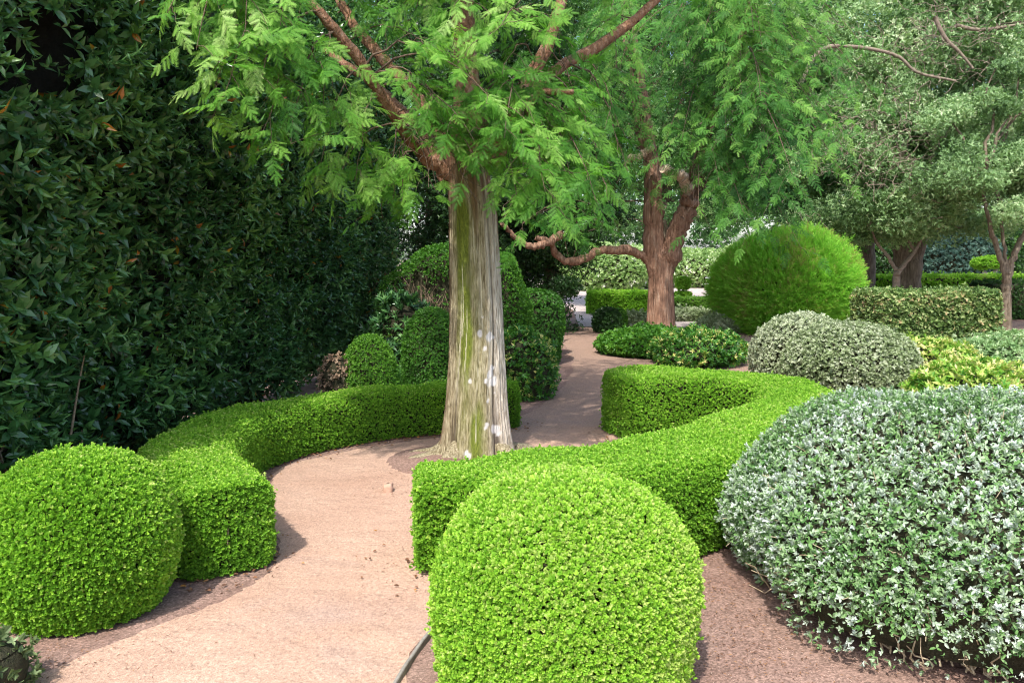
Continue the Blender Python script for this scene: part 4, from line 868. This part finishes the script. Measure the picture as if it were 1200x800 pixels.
for px, Y, r, h, mt, lab in ((1112, 38, 2.3, 3.2, 'blue', 'blue black conifer seen under the grey tree, left of the cloud topiary'), (1150, 40, 2.2, 3.6, 'darkleaf', 'dark far shrub behind the cloud topiary'),
                             (1035, 40, 2.8, 3.6, 'darkleaf', 'dark far shrub seen between the trunks above the mottled hedge'), (1085, 46, 3.5, 4.4, 'midleaf', 'tall green far shrub right of the twin brown trunks'), (1190, 44, 4, 4.5, 'olive', 'pale far shrub behind the slender tree')):
    p = at(px, 320, Y); shrub('far_shrub', lab, (p[0], Y), r, r * .8, h, 6000, .13, mt, 'mid', tint=(.5, .2), group='shrubs in the far clearing', lump=.3, depth=.4, lf=.6, inset=.4)
# distant wood
def woodland():
    P = []; n = 120000; nc = 560
    cx = R.uniform(-30, 62, nc); cy = R.uniform(52, 66, nc); cz = R.uniform(1, 24, nc) * (1 - .15 * np.sin(cx * .3)); cs = np.stack([cx, cy, cz], 1)
    k = R.integers(0, nc, n); P = cs[k] + rnd(n) * (R.random(n) ** .5)[:, None] * [2.6, 2, 1.7]; P[:, 2] = np.maximum(P[:, 2], .1)
    ti = .45 + (R.normal(size=nc) * .14)[k] + R.normal(size=n) * .15
    V, T, A = place(rosette(leaf_simple(.6), 3, spread=1.0), P, rnd(n), unit(rnd(n) + [0, -.3, .8]), R.uniform(.22, .42, n), ti)
    tag(mesh_obj('woodland', V, T, M['midleaf'], None, {'tint': A}), 'distant wood closing the view beyond the clearing', 'woodland', None, 'stuff')
woodland()

# garden table far off
def table():
    p = at(852, 352, 33); x, y = p[0], 33
    root = empty('garden_table', (x, y, 0), 'white slatted garden table far off in the sunlit clearing', 'table')
    def bx(name, c, s):
        V = np.array([[a, b, c_] for a in (-.5, .5) for b in (-.5, .5) for c_ in (-.5, .5)]) * s + c
        Fq = np.array([[0, 1, 3, 2], [4, 6, 7, 5], [0, 4, 5, 1], [2, 3, 7, 6], [0, 2, 6, 4], [1, 5, 7, 3]]); o = mesh_obj(name, V, Fq, M['white'], root)
    V = []
    for i in range(5): bx('slat', np.array([x, y - .4 + .2 * i, .74]), np.array([1.7, .16, .04]))
    for sx in (-.65, .65):
        for s in (-1, 1):
            V, T = tubes([([(x + sx, y - .38 * s, 0), (x + sx, y, .37), (x + sx, y + .38 * s, .72)], .035)], 6); mesh_obj('leg', V, T, M['white'], root)
    for s, z in ((-1, .44), (1, .44)):
        bx('bench_seat', np.array([x, y + s * .85, z]), np.array([1.7, .26, .05])); bx('bench_support', np.array([x, y + s * .43, z - .05]), np.array([.08, .8, .04]))
        for sx in (-.6, .6): bx('bench_leg', np.array([x + sx, y + s * .85, z / 2 - .02]), np.array([.06, .2, z - .05]))
table()
def bench(px, py, Y, lab, wd=1.4):
    p = at(px, py, Y); x = p[0]; root = empty('garden_bench', (x, Y, 0), lab, 'bench')
    def bx(name, c, s):
        V = np.array([[a, b, c_] for a in (-.5, .5) for b in (-.5, .5) for c_ in (-.5, .5)]) * s + c
        Fq = np.array([[0, 1, 3, 2], [4, 6, 7, 5], [0, 4, 5, 1], [2, 3, 7, 6], [0, 2, 6, 4], [1, 5, 7, 3]]); return mesh_obj(name, V, Fq, M['white'], root)
    bx('seat', np.array([x, Y, .45]), np.array([wd, .45, .05]))
    for q in (.68, .86): bx('back_rail', np.array([x, Y + .22, q]), np.array([wd, .03, .06]))
    for q in (-.46, .46): bx('back_post', np.array([x + q * wd, Y + .24, .66]), np.array([.05, .05, .46]))
    for s in (-1, 1):
        for q in (-.18, .2): bx('leg', np.array([x + s * wd * .44, Y + q, .21]), np.array([.06, .06, .42]))
bench(1058, 312, 25, 'white bench glimpsed between trunks above the mottled hedge', 1.1)
bench(703, 336, 40, 'tiny white bench left of the red barked trunk beyond the low far hedge', 1.1)

# ------------------------------------------------------------------ small things on the ground
def edging():
    a, b = gr(462, 806), gr(512, 735); mid = (a + b) / 2 + [-.01, 0, 0]
    P = spline([a + (a - b) * 1.2, a, mid, b, b + (b - a) * .5], 24); t = unit(np.gradient(P, axis=0)); nr = np.stack([t[:, 1], -t[:, 0], 0 * t[:, 0]], 1)
    prof = [(-.008, -.02), (-.008, .022), (-.005, .026), (.005, .026), (.008, .022), (.008, -.02)]
    G = np.array([[p + n_ * u + [0, 0, v + .004 * math.sin(i)] for u, v in prof] for i, (p, n_) in enumerate(zip(P, nr))])
    tag(mesh_obj('edging_strip', G.reshape(-1, 3), grid_faces(24, 6)[:, ::-1], M['edging']), 'grey weathered edging strip between path and mulch below the central ball', 'edging')
edging()
def rock(name, lab, c, s, mat, seed):
    rs = np.random.default_rng(seed); nu, nv = 16, 24; U = np.linspace(0, math.pi, nu); A = np.linspace(0, 2 * math.pi, nv, endpoint=False); UU, AA = np.meshgrid(U, A, indexing='ij')
    d_ = np.stack([np.sin(UU) * np.cos(AA), np.sin(UU) * np.sin(AA), np.cos(UU)], -1).reshape(-1, 3)
    q = np.sign(d_) * np.abs(d_) ** .55; V = q * np.array(s) * (1 + .10 * noise(d_ * 2 + seed, 1.2))[:, None] + c
    tag(mesh_obj(name, V, grid_faces(nu, nv, True), M[mat], smooth=True), lab, 'stone')
p = gr(455, 575); rock('stone', 'small squarish terracotta coloured stone at the path edge left of the mossy trunk', p + [0, 0, .012], (.036, .045, .045), 'terra', 1)

def mound():
    nu, nv = 40, 50; X, Y = np.meshgrid(np.linspace(-1.15, .15, nu), np.linspace(5.55, 6.9, nv), indexing='ij')
    q = np.sqrt(((X + .48) / .55) ** 2 + ((Y - 6.15) / .52) ** 2); P = np.stack([X, Y, 0 * X], -1).reshape(-1, 3)
    z = np.clip(1 - q, 0, 1) ** 1.2 * .085; z = z.ravel() * (1 + .5 * noise(P, 5)) + np.where(z.ravel() > .004, noise(P, 14) * .006, 0)
    P[:, 2] = np.where(q.ravel() < 1, z, -.02)
    tag(mesh_obj('ground_mound', P, grid_faces(nu, nv), M['soil'], smooth=True), 'brown earthy mound at the foot of the mossy trunk', None, None, 'structure')
mound()
def litter():
    P = []
    def along(C, w_, n): 
        Q = spline([(x, y, 0) for x, y in C], 80)[R.integers(0, 80, n)]; a = R.uniform(0, 6.28, n); r = w_ + np.abs(R.normal(size=n)) * .10 - .08
        return Q + np.stack([np.cos(a) * r, np.sin(a) * r, 0 * r], 1)
    P.append(along(LEFTC, .26, 1700)); P.append(along(RIGHTC, .42, 1500))
    P.append(np.stack([R.normal(-1.98, .28, 420), R.normal(3.0, .16, 420), np.zeros(420)], 1))
    P.append(np.stack([R.normal(1.0, .24, 1300), R.normal(3.3, .4, 1300), np.zeros(1300)], 1))
    P.append(np.stack([R.normal(-.75, .28, 260), R.normal(5.6, .3, 260), np.zeros(260)], 1))
    P.append(np.stack([R.uniform(-2.4, 4, 900), R.uniform(2.5, 14, 900), np.zeros(900)], 1))
    P.append(np.stack([R.uniform(-2.75, -2.2, 700), R.uniform(2.5, 8, 700), np.zeros(700)], 1))
    P = np.vstack(P); P[:, 2] = .006 + R.random(len(P)) * .006; n = len(P)
    V, T, A = merge([place(leaf_round(.5, .25), P[:n // 3], rnd(n // 3) * [1, 1, .2], unit(rnd(n // 3) * .4 + [0, 0, 1]), R.uniform(.012, .032, n // 3), R.random(n // 3)),
                     place(leaf_simple(.25, .1), P[n // 3:], rnd(n - n // 3) * [1, 1, .15], unit(rnd(n - n // 3) * .3 + [0, 0, 1]), R.uniform(.006, .022, n - n // 3), R.random(n - n // 3) * .85)])
    V[:, 2] = np.maximum(V[:, 2], .005)
    tag(mesh_obj('leaf_litter', V, T, M['litter'], None, {'tint': A}), 'dry brown leaf litter and mulch flakes along the hedge feet', 'litter', None, 'stuff')
    n = 14000; P = np.stack([R.uniform(-2.2, 2.5, n), 2.3 + 7 * R.random(n) ** 1.6, np.full(n, .003)], 1)
    V, T, A = place((np.array([[-.5, -.4, 0], [.5, -.45, 0], [.4, .5, 0], [-.45, .4, 0], [0, 0, .45]]), np.array([[0, 1, 4], [1, 2, 4], [2, 3, 4], [3, 0, 4]])), P, rnd(n) * [1, 1, .01], np.tile([0, 0, 1.], (n, 1)), R.uniform(.0015, .0055, n) * (1 + (R.random(n) < .01) * 1.5), R.random(n))
    tag(mesh_obj('gravel', V, T, M['grit'], None, {'tint': A}), 'fine loose grit scattered over the path', 'gravel', None, 'stuff')
litter()
